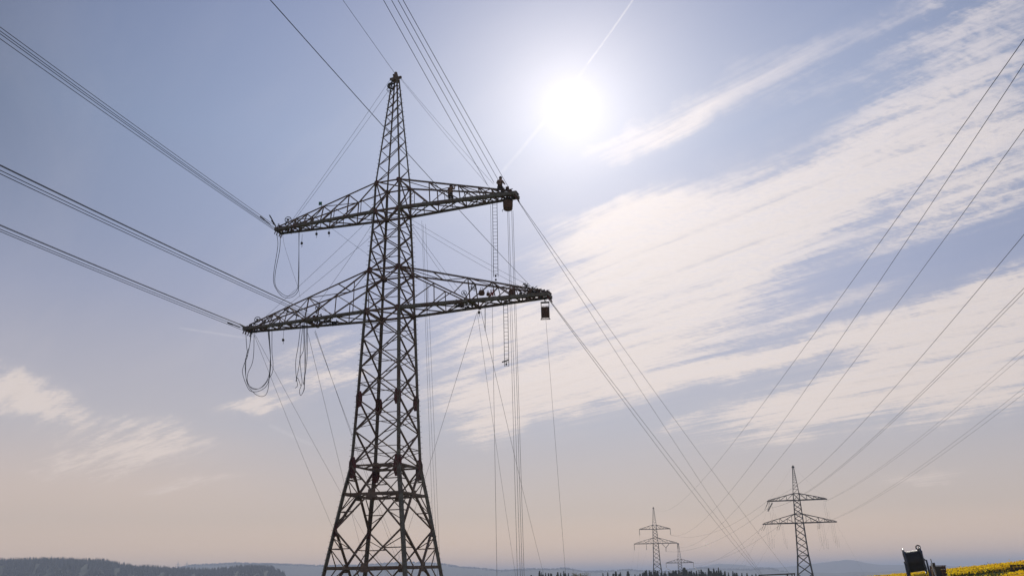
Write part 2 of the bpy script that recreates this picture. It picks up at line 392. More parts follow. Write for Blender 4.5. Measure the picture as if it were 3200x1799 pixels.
def pylon(name, label, cat, group, loc_, yaw, ext=0., base=-.75, detail=2, Lu=11.0, Ll=13.473, m1=STEEL, m2=DIAG, m3=RED, fat=1., single=False, bodyw=1.):
    """lattice pylon with two crossarms; heights above the 0 level of the big one, ext = longer body"""
    root = empty(name, loc_, yaw); tag(root, label, cat, group)
    sh = lambda z: z+ext if z > 9 else z
    lv = [(z+ext, w*bodyw) for z, w in LV if z > 9]
    z9, w9 = lv[0]
    slope = (3.52-1.95)/9.94
    low = [(base, (w9+(z9-base)*slope*(1 if detail == 2 else .62)))]
    if detail == 2: low = [(base, 3.52-base*slope), (5.25, 2.72), (7.88, 2.31)]
    lv = low+lv
    zs = [a for a, b in lv]; ws = [b for a, b in lv]
    w = lambda z: float(np.interp(z, zs, ws))
    cn = lambda k, z: Vector((CORN[k][0]*w(z), CORN[k][1]*w(z), z))
    zu0, zu1, zl0, zl1, ztop = 31.06+ext, 33.66+ext, 22.28+ext, 25.79+ext, 44.1+ext
    # legs
    for k in range(4):
        b = BM()
        segs = [(base, z9, .27), (z9, zl0, .22), (zl0, zu1, .17), (zu1, ztop, .105)]
        for a, c, s in segs:
            pts = [a]+[z for z in zs if a < z < c]+[c]
            for i in range(len(pts)-1):
                angle(b, cn(k, pts[i]), cn(k, pts[i+1]), s*fat, (CORN[k][0], CORN[k][1], 0), .03*fat)
        leg = obj('leg', b, m1, root)
        if detail == 2:
            b = BM(); ax = Vector((CORN[k][0], -CORN[k][1], 0)).normalized(); ou = Vector((CORN[k][0], CORN[k][1], 0)).normalized()
            z = .6; i = 0
            while z < 43.2:
                p = cn(k, z); dr = (ou if i % 2 else (ou+ax*.9 if k in (0, 2) else ou-ax*.9)).normalized()
                bar(b, p, p+dr*(.30 if z < 33 else .2), .022); z += .42; i += 1
            tag(obj('step_bolts', b, m2, leg), kind='stuff')
            for z, hw, hh in ((9.8, .30, .80), (15.09, .27, .62), (zl0, .26, .26), (zl1, .24, .25), (zu0, .2, .22), (zu1, .2, .2), (5.25, .12, .5)):
                p = cn(k, z); b = BM()
                for nrm in ((CORN[k][0], 0, 0), (0, CORN[k][1], 0)):
                    inn = Vector((0, -CORN[k][1], 0)) if nrm[0] else Vector((-CORN[k][0], 0, 0))
                    c = p+inn*(hw*.35)+Vector(nrm)*.035
                    plate(b, c, nrm, (0, 0, 1), [(-hw*.55, -hh), (hw*.55, -hh), (hw, -hh*.45), (hw, hh*.45), (hw*.55, hh), (-hw*.55, hh), (-hw, hh*.45), (-hw, -hh*.45)], .03)
                obj('gusset_plate', b, m3, leg)
    # face bracing
    if detail == 2:
        xp = [(base, 5.25, .14), (5.25, 9.94, .14), (9.94, 12.6, .11), (12.6, 15.09, .11), (15.09, 17.6, .105), (17.6, 19.95, .10), (19.95, 22.28, .10), (22.28, 24.1, .09), (24.1, 25.79, .09), (25.79, 27.55, .085), (27.55, 29.3, .085), (29.3, 31.06, .085), (31.06, 33.66, .075)]
    else:
        n = max(3, int((z9-base)/3.2)); zz = [lerp(base, z9, (i/n)**.85) for i in range(n+1)]
        xp = [(zz[i], zz[i+1], .14) for i in range(n)]
        for a, c, q, s in ((z9, zl0, 5, .11), (zl0, zl1, 2, .1), (zl1, zu0, 3, .1), (zu0, zu1, 1, .09)):
            xp += [(lerp(a, c, i/q), lerp(a, c, (i+1)/q), s) for i in range(q)]
    for k in range(4):
        j = (k+1) % 4; b = BM(); nrm = Vector((CORN[k][0]+CORN[j][0], CORN[k][1]+CORN[j][1], 0)).normalized()
        for a, c, s in xp:
            s *= fat
            P, Q, P2, Q2 = cn(k, a), cn(j, c), cn(j, a), cn(k, c)
            if single and a > z9-1:
                angle(b, P, Q, s, nrm, .02*fat) if (xp.index((a, c, s/fat)) % 2 == 0 or True) else None
                continue
            angle(b, P-nrm*.03, Q-nrm*.03, s, nrm, .02*fat); angle(b, P2+nrm*.03, Q2+nrm*.03, s, nrm, .02*fat)
            t = w(a)/(w(a)+w(c)); zc = lerp(a, c, t)
            if detail == 2 and a >= 9.9 and a < 31:
                h = .05*fat
                bar(b, cn(k, zc), cn(j, zc), h)                    # thin horizontal through the crossing
                if a < 22: bar(b, cn(k, zc-.15), (P+P2)/2*.0+(cn(k, zc-.9)+cn(j, zc-.9))/2*.35+cn(j, zc-.9)*.65, .045)
        if detail == 2:
            for a, c, zc in ((base, 5.25, 2.5), (5.25, 9.94, 7.8)):
                bar(b, cn(k, zc), cn(j, zc), .13, .17)
                P, Q, P2, Q2 = cn(k, a), cn(j, c), cn(j, a), cn(k, c); X = (cn(k, zc)+cn(j, zc))/2
                for A_, L_, lo in ((P, k, 1), (P2, j, 1), (Q, j, 0), (Q2, k, 0)):
                    M_ = (A_+X)/2
                    lz = M_.z
                    bar(b, M_, cn(L_, lz), .07); e = lerp(lz, zc, .55)
                    bar(b, cn(L_, lz), X.lerp(cn(L_, zc), .5), .06)
                    bar(b, M_, cn(L_, lerp(lz, c if not lo else a, .55)), .055)
                plate(b, X+nrm*.06, nrm, (0, 0, 1), [(-.3, -.3), (.3, -.3), (.3, .3), (-.3, .3)], .03)
        # earth-wire peak: single diagonals and horizontals
        z = zu1; i = 0
        while z < ztop-.6:
            h = max(.8, w(z)*1.55); z2 = min(z+h, ztop-.25)
            a_, c_ = (k, j) if k < 2 else (j, k)
            bar(b, cn(a_, z), cn(c_, z2), .055*fat)
            if k % 2 or detail < 2: bar(b, cn(k, z2-.03), cn(j, z2-.03), .045*fat)
            z = z2; i += 1
        for zr in ((zl0, .16), (zl1, .11), (zu0, .15), (zu1, .1), (z9, .13)):
            bar(b, cn(k, zr[0]), cn(j, zr[0]), zr[1]*fat)
        obj('face_bracing', b, m2, root)
    if detail == 2:                                    # plan bracing rings
        for z, s in ((9.94, .1), (7.8, .1), (2.5, .12), (zl0, .1), (zl1, .08), (zu0, .1), (zu1, .08)):
            b = BM()
            bar(b, cn(0, z+.08), cn(2, z+.08), s); bar(b, cn(1, z-.08), cn(3, z-.08), s)
            if z < 10:
                mids = [(cn(i, z)+cn((i+1) % 4, z))/2 for i in range(4)]
                for i in range(4): bar(b, mids[i], mids[(i+1) % 4], .09)
            obj('plan_bracing', b, m2, root)
    # peak cap
    b = BM()
    lathe(b, [(.34*fat, ztop-.28), (.34*fat, ztop-.1), (.2*fat, ztop+.3), (.12*fat, ztop+.62)], n=8)
    bar(b, (-.55, 0, ztop+.02), (.55, 0, ztop+.02), .16*fat, .2*fat); bar(b, (0, -.5, ztop+.1), (0, .5, ztop+.1), .13*fat)
    obj('peak_cap', b, m2, root)
    # crossarms
    for nm, z0, z1, L, npan in (('upper_crossarm', zu0, zu1, Lu, 5), ('lower_crossarm', zl0, zl1, Ll, 6)):
        for s in (-1, 1):
            a_root = None
            wb, wt = w(z0), w(z1)
            bot = [(Vector((s*wb, e*wb, z0)), Vector((s*L, e*.48, z0))) for e in (-1, 1)]
            top = [(Vector((s*wt, e*wt, z1)), Vector((s*(L-.35), e*.34, z0+.32))) for e in (-1, 1)]
            b = BM()
            for (p, q), th in zip(bot, (.26, .17)):
                angle(b, p, q, th*fat, (0, 0, -1), .03*fat)
                if detail == 2: bar(b, p+Vector((0, 0, .02)), q+Vector((0, 0, .02)), th*.55, th*.7)
            tp = Vector((s*L, 0, z0))
            bar(b, bot[0][1]-Vector((0, .12, 0)), bot[1][1]+Vector((0, .12, 0)), .24*fat)
            a_root = obj(nm, b, m1, root)
            b = BM()
            for p, q in top: angle(b, p, q, .115*fat, (0, 0, 1), .022*fat)
            obj('top_chord', b, m2, a_root)
            b = BM()
            tt = [0, .275, .54, .716, .83, .92] if nm[0] == 'u' else [0, .245, .49, .66, .79, .90]
            npan = 5
            th = .075*fat
            for fi in (0, 1):
                bp = lambda t: bot[fi][0].lerp(bot[fi][1], t)
                tq = lambda t: top[fi][0].lerp(top[fi][1], t)
                if nm[0] == 'u':
                    for i in range(npan):
                        if i: bar(b, bp(tt[i]), tq(tt[i]), th)
                        bar(b, tq(tt[i]), bp(tt[i+1]), th*1.1)
                        if detail == 2 and i < 3:
                            m_ = (tq(tt[i])+bp(tt[i+1]))/2; bar(b, m_, bp((tt[i]+tt[i+1])/2), .045)
                            bar(b, m_, bp(tt[i]), .05)
                else:
                    M1 = tq(0).lerp(bp(.49), .5); M2 = tq(0).lerp(bp(.49), .22)
                    for p, q, k_ in ((tq(.49), bp(.49), 1), (M1, bp(.245), .8), (M1, bp(.02), .8), (tq(.49), M1.lerp(bp(.49), .55), .8), (M2, bp(.1), .7),
                                     (M1.lerp(bp(.49), .5), bp(.245), .8), (bp(.49), tq(.66), 1.1), (tq(.66), bp(.66), .8), (tq(.66), bp(.79), 1.), (tq(.79), bp(.79), .8), (tq(.79), bp(.90), 1.), (bp(.66), tq(.79), .8)):
                        bar(b, p, q, th*k_)
            for i in range(1, npan+1):
                for ch, q in ((bot, 1.2), (top, .9)):
                    bar(b, ch[0][0].lerp(ch[0][1], tt[i]), ch[1][0].lerp(ch[1][1], tt[i]), th*q)
                a, c = (0, 1) if i % 2 else (1, 0)
                bar(b, bot[a][0].lerp(bot[a][1], tt[i-1]), bot[c][0].lerp(bot[c][1], tt[i]), th*1.1)
                if detail == 2:
                    bar(b, bot[c][0].lerp(bot[c][1], tt[i-1])-Vector((0, 0, .08)), bot[a][0].lerp(bot[a][1], tt[i])-Vector((0, 0, .08)), th*.9)
                    bar(b, top[a][0].lerp(top[a][1], tt[i-1]), top[c][0].lerp(top[c][1], tt[i]), .05)
            if nm[0] == 'l':                            # hanger struts to the inner conductor point
                for fi in (0, 1):
                    bar(b, top[fi][0], bot[fi][0].lerp(bot[fi][1], .49), .10*fat)
                bar(b, bot[0][0].lerp(bot[0][1], .49)-Vector((0, .3, 0)), bot[1][0].lerp(bot[1][1], .49)+Vector((0, .3, 0)), .2*fat)
            obj('arm_lattice', b, m2, a_root)
            if detail == 2:
                b = BM()
                plate(b, tp+Vector((-s*.3, 0, .22)), (0, 0, 1), (1, 0, 0), [(-.45, -.5), (.45, -.5), (.4, .45), (-.4, .45)], .05)
                for e in (-.5, -.2, .2, .5):
                    bar(b, tp+Vector((0, e, -.05)), tp+Vector((s*.12, e, -.42)), .06)
                obj('tip_plate', b, m3, a_root); b = BM()
                bar(b, bot[0][1]+Vector((-s*.25, -.02, -.14)), bot[0][1]+Vector((-s*2.1, -.02, -.14)), .03)
                for q in range(6): bar(b, bot[0][1]+Vector((-s*(.3+q*.33), -.02, -.12)), bot[0][1]+Vector((-s*(.33+q*.33), -.05, -.30)), .07)
                obj('tip_bolts', b, m3, a_root)
    return root
pylon('lattice_pylon', 'big dark lattice pylon in the foreground with workers on its crossarm', 'pylon', None, (TX, TY, 0), TYAW)

# far pylons of the parallel lines ------------------------------------------------
def far_pylon(px_low, py_low, depth, ext, base, yaw, label, Lu, Ll, **k):
    P = at(px_low, py_low, depth)                       # centre of the lower crossarm's bottom chord
    z = P.z-22.28-ext
    return pylon('lattice_pylon', label, 'pylon', 'pylons of the lines in the distance', (P.x, P.y, z), yaw, ext=ext, base=base, detail=1, Lu=Lu, Ll=Ll, m1=FARST, m2=FARST, m3=FARST, **k), P
P2root, P2 = far_pylon(2498, 1633, 353, 4.3, -1.5, -.25, 'medium sized pylon over the gantry with a tilted black insulator', 11.3, 13.9, fat=1.6)
P3root, P3 = far_pylon(2049, 1697, 565, 2, -6, -.12, 'small slim pylon above the conifers with downward hanging insulators', 9.7, 13.5, fat=1.5, bodyw=1.05)
P4root, P4 = far_pylon(2127, 1797, 640, 2, -6, -.12, 'smallest low pylon standing just right of the slim one behind treetops', 9.7, 13.5, fat=1.5)
def P2W(x, y, z): return P2root.matrix_basis @ Vector((x, y, z))
bpy.context.view_layer.update()
def lw(root, x, y, z):
    return root.matrix_world @ Vector((x, y, z))

# ------------------------------------------------------------------ wires
AZL = math.atan2(2195-1600, FPX/math.cos(PITCH)*1.0)     # the three lines run almost parallel
def wire_obj(name, pts, r, m, label, cat, group=None, n=6):
    b = BM(); o0 = Vector(pts[0]); tube(b, [Vector(p)-o0 for p in pts], r, n)
    return tag(obj(name, b, m, loc=o0, smooth=True), label, cat, group)
def back_wire(Sp, E, az, k, name, r, m, label, cat, group=None, more=230):
    """from a fixing point back over the observer, through the sight line of E"""
    d = ray(*E); h = Vector((-math.sin(az), -math.cos(az)))
    # intersect the sight line with the wire's vertical plane
    a = np.array([[d.x, -h.x], [d.y, -h.y]]); s, t = np.linalg.solve(a, [Sp[0], Sp[1]])
    z = 1.7+s*d.z
    if t < 5 or s < 0: print('BAD WIRE', label, s, t)
    sl_ = (z-Sp[2]-k*t*t)/t
    pts = []
    for i in range(49):
        q = (t+more)*i/48
        pts.append((Sp[0]+h.x*q, Sp[1]+h.y*q, Sp[2]+sl_*q+k*q*q))
    return wire_obj(name, pts, r, m, label, cat, group)
def span(Sp, Ep, sag, name, r, m, label, cat, group=None, n=24):
    Sp = Vector(Sp); Ep = Vector(Ep)
    return wire_obj(name, [Sp.lerp(Ep, i/n)-Vector((0, 0, 4*sag*(i/n)*(1-i/n))) for i in range(n+1)], r, m, label, cat, group)
def tipL(z, L, dx=0, dy=0, dz=0): return TW(-L+dx, dy, z+dz)
RC = .018
g1 = 'four conductors of the bundle at the upper left arm tip'
for i, (y, dy, dz) in enumerate([(85, -.42, .35), (97, -.2, .12), (106, .15, 0), (121.5, .42, -.12)]):
    back_wire(tipL(31.06, 11, -.1, dy, dz), (0, y), AZL, .00028, 'conductor_wire', RC, WIRE, 'conductor reaching the upper left arm tip, %s of four' % ['topmost', 'second from the top', 'third from the top', 'lowest'][i], 'power line', g1)
for i, (y, dy, dz) in enumerate([(515, -.35, .3), (518, -.15, .25), (532, .15, .05), (543, .4, -.1)]):
    back_wire(TW(-7.2, -.6+dy, 22.28+.55+dz), (0, y), AZL, .00028, 'conductor_wire', RC, WIRE, 'wire meeting the lower left arm halfway, %s of four' % ['topmost', 'second from the top', 'third from the top', 'lowest'][i], 'power line', 'four conductors of the bundle at the middle of the lower left arm')
for i, (y, dy, dz) in enumerate([(702, -.35, .3), (705, -.15, .25), (716, .15, .08), (723, .4, -.1)]):
    back_wire(tipL(22.28, 13.47, -.1, dy, dz), (0, y), AZL, .00028, 'conductor_wire', RC, WIRE, 'conductor ending at the lower left arm tip, %s of four' % ['topmost', 'second from the top', 'third from the top', 'lowest'][i], 'power line', 'four conductors of the bundle at the lower left arm tip')
for i, (x, lx, dy, dz) in enumerate([(1198, 8.75, -.5, 1.05), (1223, 9.3, -.5, 1.2), (1243, 9.75, -.5, 1.2), (1259, 10.55, -.5, .55)]):
    back_wire(TW(lx, dy, 31.06+dz), (x, 0), AZL, .00028, 'conductor_wire', RC, WIRE, 'conductor from above to the right arm worker, %s of four' % ['leftmost', 'second from the left', 'third from the left', 'rightmost'][i], 'power line', 'four conductors of the bundle at the upper right arm tip')
back_wire(TW(0, -.2, 44.5), (1071, 0), AZL, .0002, 'earth_wire', .016, WIRE, 'thin earth wire from the top edge to the peak of the big pylon', 'power line')
back_wire(TW(12.3, -.4, 22.9), (844, 0), AZL, .0003, 'pilot_rope', .014, WIRE, 'long dark rope crossing the pylon peak down to the lower right arm tip', 'rope')

def rope(Sp, E, depth, label, sag=.25, r=.014, name='guy_rope', group='work ropes running from the big pylon to the ground', m=ROPE, down=True):
    Ep = at(E[0], E[1], depth); Sp = Vector(Sp)
    if down:
        d = Ep-Sp; gz = ground_z(Ep.x, Ep.y)
        if Ep.z > gz+.1 and d.z < -.5: Ep = Ep+d*((Ep.z-gz)/(-d.z))
    return span(Sp, Ep, sag, name, r, m, label, 'rope', group)
def onray(px, py, P):                                   # point of a sight line at the depth of P
    return at(px, py, pix(P)[2])
UR, LR, UL, LL = TW(11, 0, 31.06), TW(13.47, 0, 22.28), TW(-11, 0, 31.06), TW(-13.47, 0, 22.28)
gr = 'pulling ropes slanting down to the far gantry'
rope(onray(1712, 932, LR), (2374, 1794), 215, 'left one of two ropes from the lower right arm tip down to the gantry', .9, .019, 'pulling_rope', gr, WIRE, False)
rope(onray(1716, 935, LR), (2380, 1795), 216, 'right one of two ropes from the lower right arm tip down to the gantry', .1, .019, 'pulling_rope', gr, WIRE, False)
rope(onray(1611, 616, UR), (2382, 1794), 217, 'left one of two ropes from the upper right arm tip down to the gantry', .3, .019, 'pulling_rope', gr, WIRE, False)
rope(onray(1613, 618, UR), (2470, 1795), 217, 'right one of two ropes from the upper right arm tip down to the gantry', .6, .019, 'pulling_rope', gr, WIRE, False)
rope(onray(795, 1048, LL), (1112, 1799), 150, 'left one of two ropes from the lower left arm tip to the ground', .8)
rope(onray(797, 1045, LL), (1218, 1799), 150, 'right one of two ropes from the lower left arm tip to the ground', .5)
MIDL = TW(-7, 0, 22.28); MIDR = TW(6.8, 0, 22.28)
rope(onray(962, 1040, MIDL), (1152, 1799), 150, 'thin rope from the middle of the lower left arm, left one of three', .5)
rope(onray(985, 1032, MIDL), (1262, 1799), 150, 'rope from the middle of the lower left arm, middle one of three', .6)
rope(onray(983, 1036, MIDL), (1274, 1799), 151, 'rope from the middle of the lower left arm, right one of three', .5)
rope(onray(1491, 975, MIDR), (1224, 1799), 125, 'rope slanting left behind the pylon from the middle of the lower right arm', .6)
rope(onray(1492, 979, MIDR), (1612, 1799), 110, 'thin rope slanting right from the middle of the lower right arm', .4, .011)
rope(onray(1503, 972, MIDR), (1702, 1799), 130, 'dark rope slanting right from beside the middle of the lower right arm', .6)
rope(onray(1533, 640, UR), (1553, 1799), 66, 'vertical rope left of both ladders from the upper right arm', .05)
for i, (xs, xe) in enumerate(((1586, 1617), (1590, 1626), (1599, 1632), (1603, 1638))):
    rope(onray(xs, 658, UR), (xe, 1799), 65.5, 'vertical hoisting rope under the round basket, %s of four' % ['leftmost', 'second from the left', 'third from the left', 'rightmost'][i], .03, .015, 'hoisting_rope', 'hoisting ropes under the round basket')
rope(onray(1706, 1000, LR), (1768, 1799), 66, 'thin tag rope hanging from the slatted frame', .05, .010)
for i, (x0, y0, x1) in enumerate(((1318, 690, 1358), (1322, 700, 1368), (1330, 700, 1376))):
    rope(onray(x0, y0, TW(2.5, 0, 31)), (x1, 1799), 70, 'thin hand line beside the right hand leg, %s of three' % ['left one', 'middle one', 'right one'][i], .1, .010, 'guy_rope', 'hand lines beside the right leg')
gt = 'tackle lines inside the pylon head'
def tackle(a, b, label, r=.011):
    span(a, b, .12, 'tackle_line', r, ROPE, label, 'rope', gt, 12)
tackle(TW(-.35, -.2, 44.1), TW(-9.7, -.3, 31.6), 'upper one of two lines from the peak to the left arm wheels')
tackle(TW(-.35, -.2, 43.2), TW(-9.2, -.3, 31.9), 'lower one of two lines from the peak to the left arm wheels')
tackle(TW(.45, -.2, 44.1), TW(9.2, -.3, 32.2), 'upper one of two lines from the peak to the worker on the right arm')
tackle(TW(.45, -.2, 44.0), TW(8.9, -.3, 31.9), 'lower one of two lines from the peak to the worker on the right arm')
tackle(TW(-1.1, -1.1, 30.8), TW(-12.0, -.3, 22.9), 'line from the left of the mast to the lower left arm tip, upper one')
tackle(TW(-1.15, -1.1, 29.0), TW(-11.2, -.3, 22.9), 'line from the left of the mast to the lower left arm tip, lower one')
tackle(TW(-1.1, -1.1, 30.2), TW(-6.4, -.7, 23.6), 'line from the left of the mast to the middle of the lower left arm')
tackle(TW(1.12, 1.1, 30.9), TW(12.0, -.1, 23.2), 'line from the right of the mast to the lower right arm tip, upper one')
tackle(TW(1.12, 1.1, 30.5), TW(11.6, -.1, 23.0), 'line from the right of the mast to the lower right arm tip, lower one')
tackle(TW(1.12, 1.1, 30.6), TW(6.3, -.5, 23.4), 'line from the mast to the middle of the lower right arm, upper one')
tackle(TW(1.12, 1.1, 30.2), TW(6.0, -.5, 23.2), 'line from the mast to the middle of the lower right arm, lower one')
tackle(TW(-6.1, -.5, 30.9), TW(1.4, 1.4, 25.0), 'dark line from under the upper left arm into the mast')

# wires of the far lines
AZ3 = R(7.0)
def far_wire(root, p, E, az, k, r, label, group):
    back_wire(lw(root, *p), E, az, k, 'conductor_wire', r, WIRE, label, 'power line', group, 220)
gf = 'conductors of the far lines climbing to the upper right'
e2, e3 = 4.3, 2.0
far_wire(P2root, (-11.2, 0, 31.5+e2), (3200, 733), AZL, .00016, .022, 'single dark conductor from the upper left arm of the medium pylon to the right edge', gf)
for i, y in enumerate((900, 914)): far_wire(P2root, (-11+i*.5, 0, 28.5+e2), (3200, y), AZL, .00016, .017, 'conductor pair passing behind the peak of the medium pylon, %s one' % ('upper', 'lower')[i], gf)
for i, y in enumerate((1091, 1108)): far_wire(P2root, (10.4+i*.5, 0, 30.2+e2), (3200, y), AZL, .00014, .017, 'conductor pair from the upper right arm of the medium pylon, %s one' % ('upper', 'lower')[i], gf)
for i, y in enumerate((1211, 1229)): far_wire(P2root, (10.6+i*.6, 0, 22.6+e2), (3200, y), AZL, .00014, .017, 'conductor pair from the lower right arm of the medium pylon, %s one' % ('upper', 'lower')[i], gf)
far_wire(P3root, (0, 0, 44.5+e3), (3200, 124), AZ3, .00010, .014, 'faint earth wire from the slim pylon to the upper right edge', gf)
far_wire(P3root, (9.7, 0, 27.4+e3), (3200, 200), AZ3, .00012, .021, 'dark conductor from the upper arm of the slim pylon to the upper right edge', gf)
far_wire(P3root, (13.5, 0, 20+e3), (3200, 404), AZ3, .00012, .021, 'dark conductor from the lower arm of the slim pylon to the right edge', gf)
gs = 'sagging conductors between the far pylons'
span(lw(P2root, -11.3, 0, 31.2+e2), lw(P3root, 9.7, 0, 27.3+e3), 6.0, 'conductor_wire', .03, WIRE, 'sagging conductor from the medium pylon up to the upper arm of the slim pylon', 'power line', gs)
span(lw(P2root, -11.3, 0, 28.4+e2), lw(P3root, 6.2, 0, 17.3+e3), 5.0, 'conductor_wire', .03, WIRE, 'sagging conductor from the medium pylon to the forked insulator of the slim pylon', 'power line', gs)
span(lw(P2root, -7, 0, 22+e2), lw(P4root, 9.7, 0, 30.5+e3), 4.0, 'conductor_wire', .028, WIRE, 'sagging conductor to the smallest pylon, upper one', 'power line', gs)
span(lw(P2root, -13.8, 0, 21.5+e2), lw(P4root, 9.7, 0, 28.5+e3), 3.5, 'conductor_wire', .028, WIRE, 'sagging conductor to the smallest pylon, lower one', 'power line', gs)
gg = 'thin stay ropes of the medium pylon'
for i, (x, z, E, dep) in enumerate(((-13.8, 22, (2270, 1790), 420), (-12.5, 22, (2295, 1792), 420), (-11, 29, (2320, 1785), 400), (-7, 22, (2345, 1797), 400), (13.8, 22, (2700, 1790), 380), (11.5, 22, (2560, 1720), 420))):
    span(lw(P2root, x, 0, z+e2), at(*E, dep), .5, 'stay_rope', .012, ROPE, ['stay rope farthest left from the medium pylon', 'second stay rope from the left of the medium pylon', 'stay rope from the upper left arm of the medium pylon', 'stay rope nearest the mast of the medium pylon', 'stay rope slanting right from the medium pylon', 'short stay rope behind the right arm of the medium pylon'][i], 'rope', gg)
span(lw(P2root, -.2, 0, 44.4+e2), lw(P2root, -10.6, 0, 31.6+e2), .3, 'stay_rope', .011, ROPE, 'faint line from the peak of the medium pylon to its upper left arm', 'rope', gg)
span(lw(P2root, .2, 0, 44.4+e2), lw(P2root, 10.6, 0, 31.6+e2), .3, 'stay_rope', .011, ROPE, 'faint line from the peak of the medium pylon to its upper right arm', 'rope', gg)
for i, (x, z) in enumerate(((-9.7, 27.3), (-13.5, 18.3), (-6.2, 17.5))):
    Q = lw(P3root, x, 0, z+e3); span(Q, Q+Vector((-6-3*i, -20, -24)), .8, 'conductor_wire', .02, WIRE, ['conductor dropping from the upper left insulator of the slim pylon', 'conductor dropping from the outer left insulator of the slim pylon', 'conductor dropping from the inner left insulator of the slim pylon'][i], 'power line', gs)

# insulators on the far pylons
def string_of_discs(p, q, r, name, m, label, group, n=9, cat='insulator'):
    p = Vector(p); q = Vector(q); b = BM(); d = (q-p)
    M_ = d.to_track_quat('Z', 'Y').to_matrix().to_4x4(); L = d.length; pr = []
    for i in range(n):
        z = L*i/n; pr += [(r*.45, z), (r, z+L/n*.35), (r*.9, z+L/n*.55), (r*.45, z+L/n*.7)]
    lathe(b, pr, M_, 8)
    return tag(obj(name, b, m, loc=p), label, cat, group)
gi = 'hanging insulators of the slim pylon'
for x, z, l in ((-9.7, 31.0, 'upper left'), (9.7, 31.0, 'upper right'), (-13.5, 22.2, 'outer lower left'), (13.5, 22.2, 'outer lower right'), (-5.9, 22.2, 'inner lower left')):
    Q = lw(P3root, x, 0, z+e3); string_of_discs(Q, Q-Vector((0, 0, 3.7)), .2, 'insulator_string', DARK, 'insulator hanging at the %s arm of the slim pylon' % l, gi)
Q = lw(P3root, 6.2, 0, 19.6+e3)
fk = empty('forked_insulator', Q); tag(fk, 'Y shaped insulator under the lower right arm of the slim pylon', 'insulator', gi)
for nm, a, b_ in (('insulator_limb', (-2.3, 0, 2.5), (0, 0, 0)), ('insulator_limb', (2.3, 0, 2.5), (0, 0, 0)), ('insulator_stem', (0, 0, 0), (0, 0, -2.2))):
    b = BM(); tube(b, [a, b_], .16, 6); obj(nm, b, DARK, fk)
for x, l in ((-9.7, 'left'), (9.7, 'right')):
    Q = lw(P4root, x, 0, 31+e3); T = Q-Vector((0, 0, 3.2))
    string_of_discs(Q, T, .18, 'insulator_string', DARK, 'dark insulator hanging at the %s end of the smallest pylon' % l, None)
    string_of_discs(T-Vector((0, 0, .2)), T+Vector((5.2, -4, -3.6)), .26, 'insulator_string', WHITE, 'white sunlit insulator slanting from the %s end of the smallest pylon' % l, None, 14)
Q = lw(P2root, -10.3, 0, 29.7+e2)
string_of_discs(Q+Vector((.9, 0, .8)), Q+Vector((-1.3, 0, -2.6)), .32, 'insulator_string', BLACK, 'thick black tilted insulator under the upper left arm of the medium pylon', None, 12)
for i, (x, dx) in enumerate(((-11.2, -2.6), (-10.9, -3.0), (-10.4, -2.3))):
    Q = lw(P2root, x, 0, 30.8+e2); string_of_discs(Q, Q+Vector((dx, -4, -3.4)), .11, 'insulator_string', DARK, 'thin insulator slanting from the upper left arm of the medium pylon, %s' % ['left one', 'middle one', 'right one'][i], 'thin slanting insulators of the medium pylon')
for i, (x, dx) in enumerate(((-13.7, -2.2), (-12.9, -2.2), (-8.0, -2.0), (-7.2, -2.0), (7.0, -1.5), (7.7, -1.6))):
    Q = lw(P2root, x, 0, 22+e2); string_of_discs(Q, Q+Vector((dx, -4, -2.4)), .10, 'insulator_string', DARK, 'thin insulator slanting below the lower arm of the medium pylon, %s' % ['leftmost', 'second from the left', 'third from the left', 'fourth from the left', 'fifth from the left', 'rightmost'][i], 'thin slanting insulators of the medium pylon')

# ------------------------------------------------------------------ jumper loops
def loop_cable(pts, ref, label, group, r=.023, m=WIRE):
    P = [onray(x, y, ref) for x, y in pts]
    out = []                                            # Catmull-Rom
    for i in range(len(P)-1):
        p0, p1, p2, p3 = P[max(i-1, 0)], P[i], P[i+1], P[min(i+2, len(P)-1)]
        for s in range(7):
            t = s/7
            out.append(.5*((2*p1)+(-p0+p2)*t+(2*p0-5*p1+4*p2-p3)*t*t+(-p0+3*p1-3*p2+p3)*t**3))
    out.append(P[-1])
    wire_obj('jumper_cable', out, r, m, label, 'cable', group)
gj = 'jumper cable loops under the upper left arm'
loop_cable([(868, 712), (866, 735), (868, 770), (856, 850), (857, 890), (880, 924), (905, 930), (928, 915), (934, 880), (934, 730), (935, 700)], TW(-11, -.2, 29), 'outer jumper loop under the upper left arm tip', gj)
loop_cable([(878, 712), (876, 738), (874, 780), (860, 855), (862, 895), (885, 920), (905, 924), (926, 908), (932, 880), (935, 728), (936, 700)], TW(-11, .2, 29), 'inner jumper loop under the upper left arm tip', gj)
loop_cable([(880, 712), (884, 738), (890, 770), (915, 850), (932, 900), (938, 930)], TW(-10.8, .5, 29), 'thin line crossing the loops under the upper left arm tip', gj, .010, ROPE)
gj = 'jumper cable loops under the lower left arm tip'
loop_cable([(773, 1022), (769, 1044), (771, 1085), (774, 1110), (762, 1140), (758, 1165), (770, 1202), (785, 1222), (815, 1219), (838, 1195), (846, 1140), (843, 1090), (838, 1040), (837, 1012)], TW(-13.4, -.4, 20), 'outermost loop under the lower left arm tip', gj)
loop_cable([(785, 1022), (783, 1046), (780, 1080), (770, 1110), (768, 1165), (772, 1190), (790, 1215), (820, 1208), (842, 1180), (852, 1160), (853, 1130), (850, 1100), (850, 1038), (850, 1010)], TW(-13.4, 0, 20), 'wide loop under the lower left arm tip reaching farthest right', gj)
loop_cable([(796, 1020), (794, 1046), (793, 1100), (788, 1135), (775, 1165), (773, 1190), (783, 1208), (808, 1214), (830, 1195), (842, 1165), (845, 1120), (842, 1042), (842, 1012)], TW(-13.4, .3, 20), 'inner waisted loop under the lower left arm tip', gj)
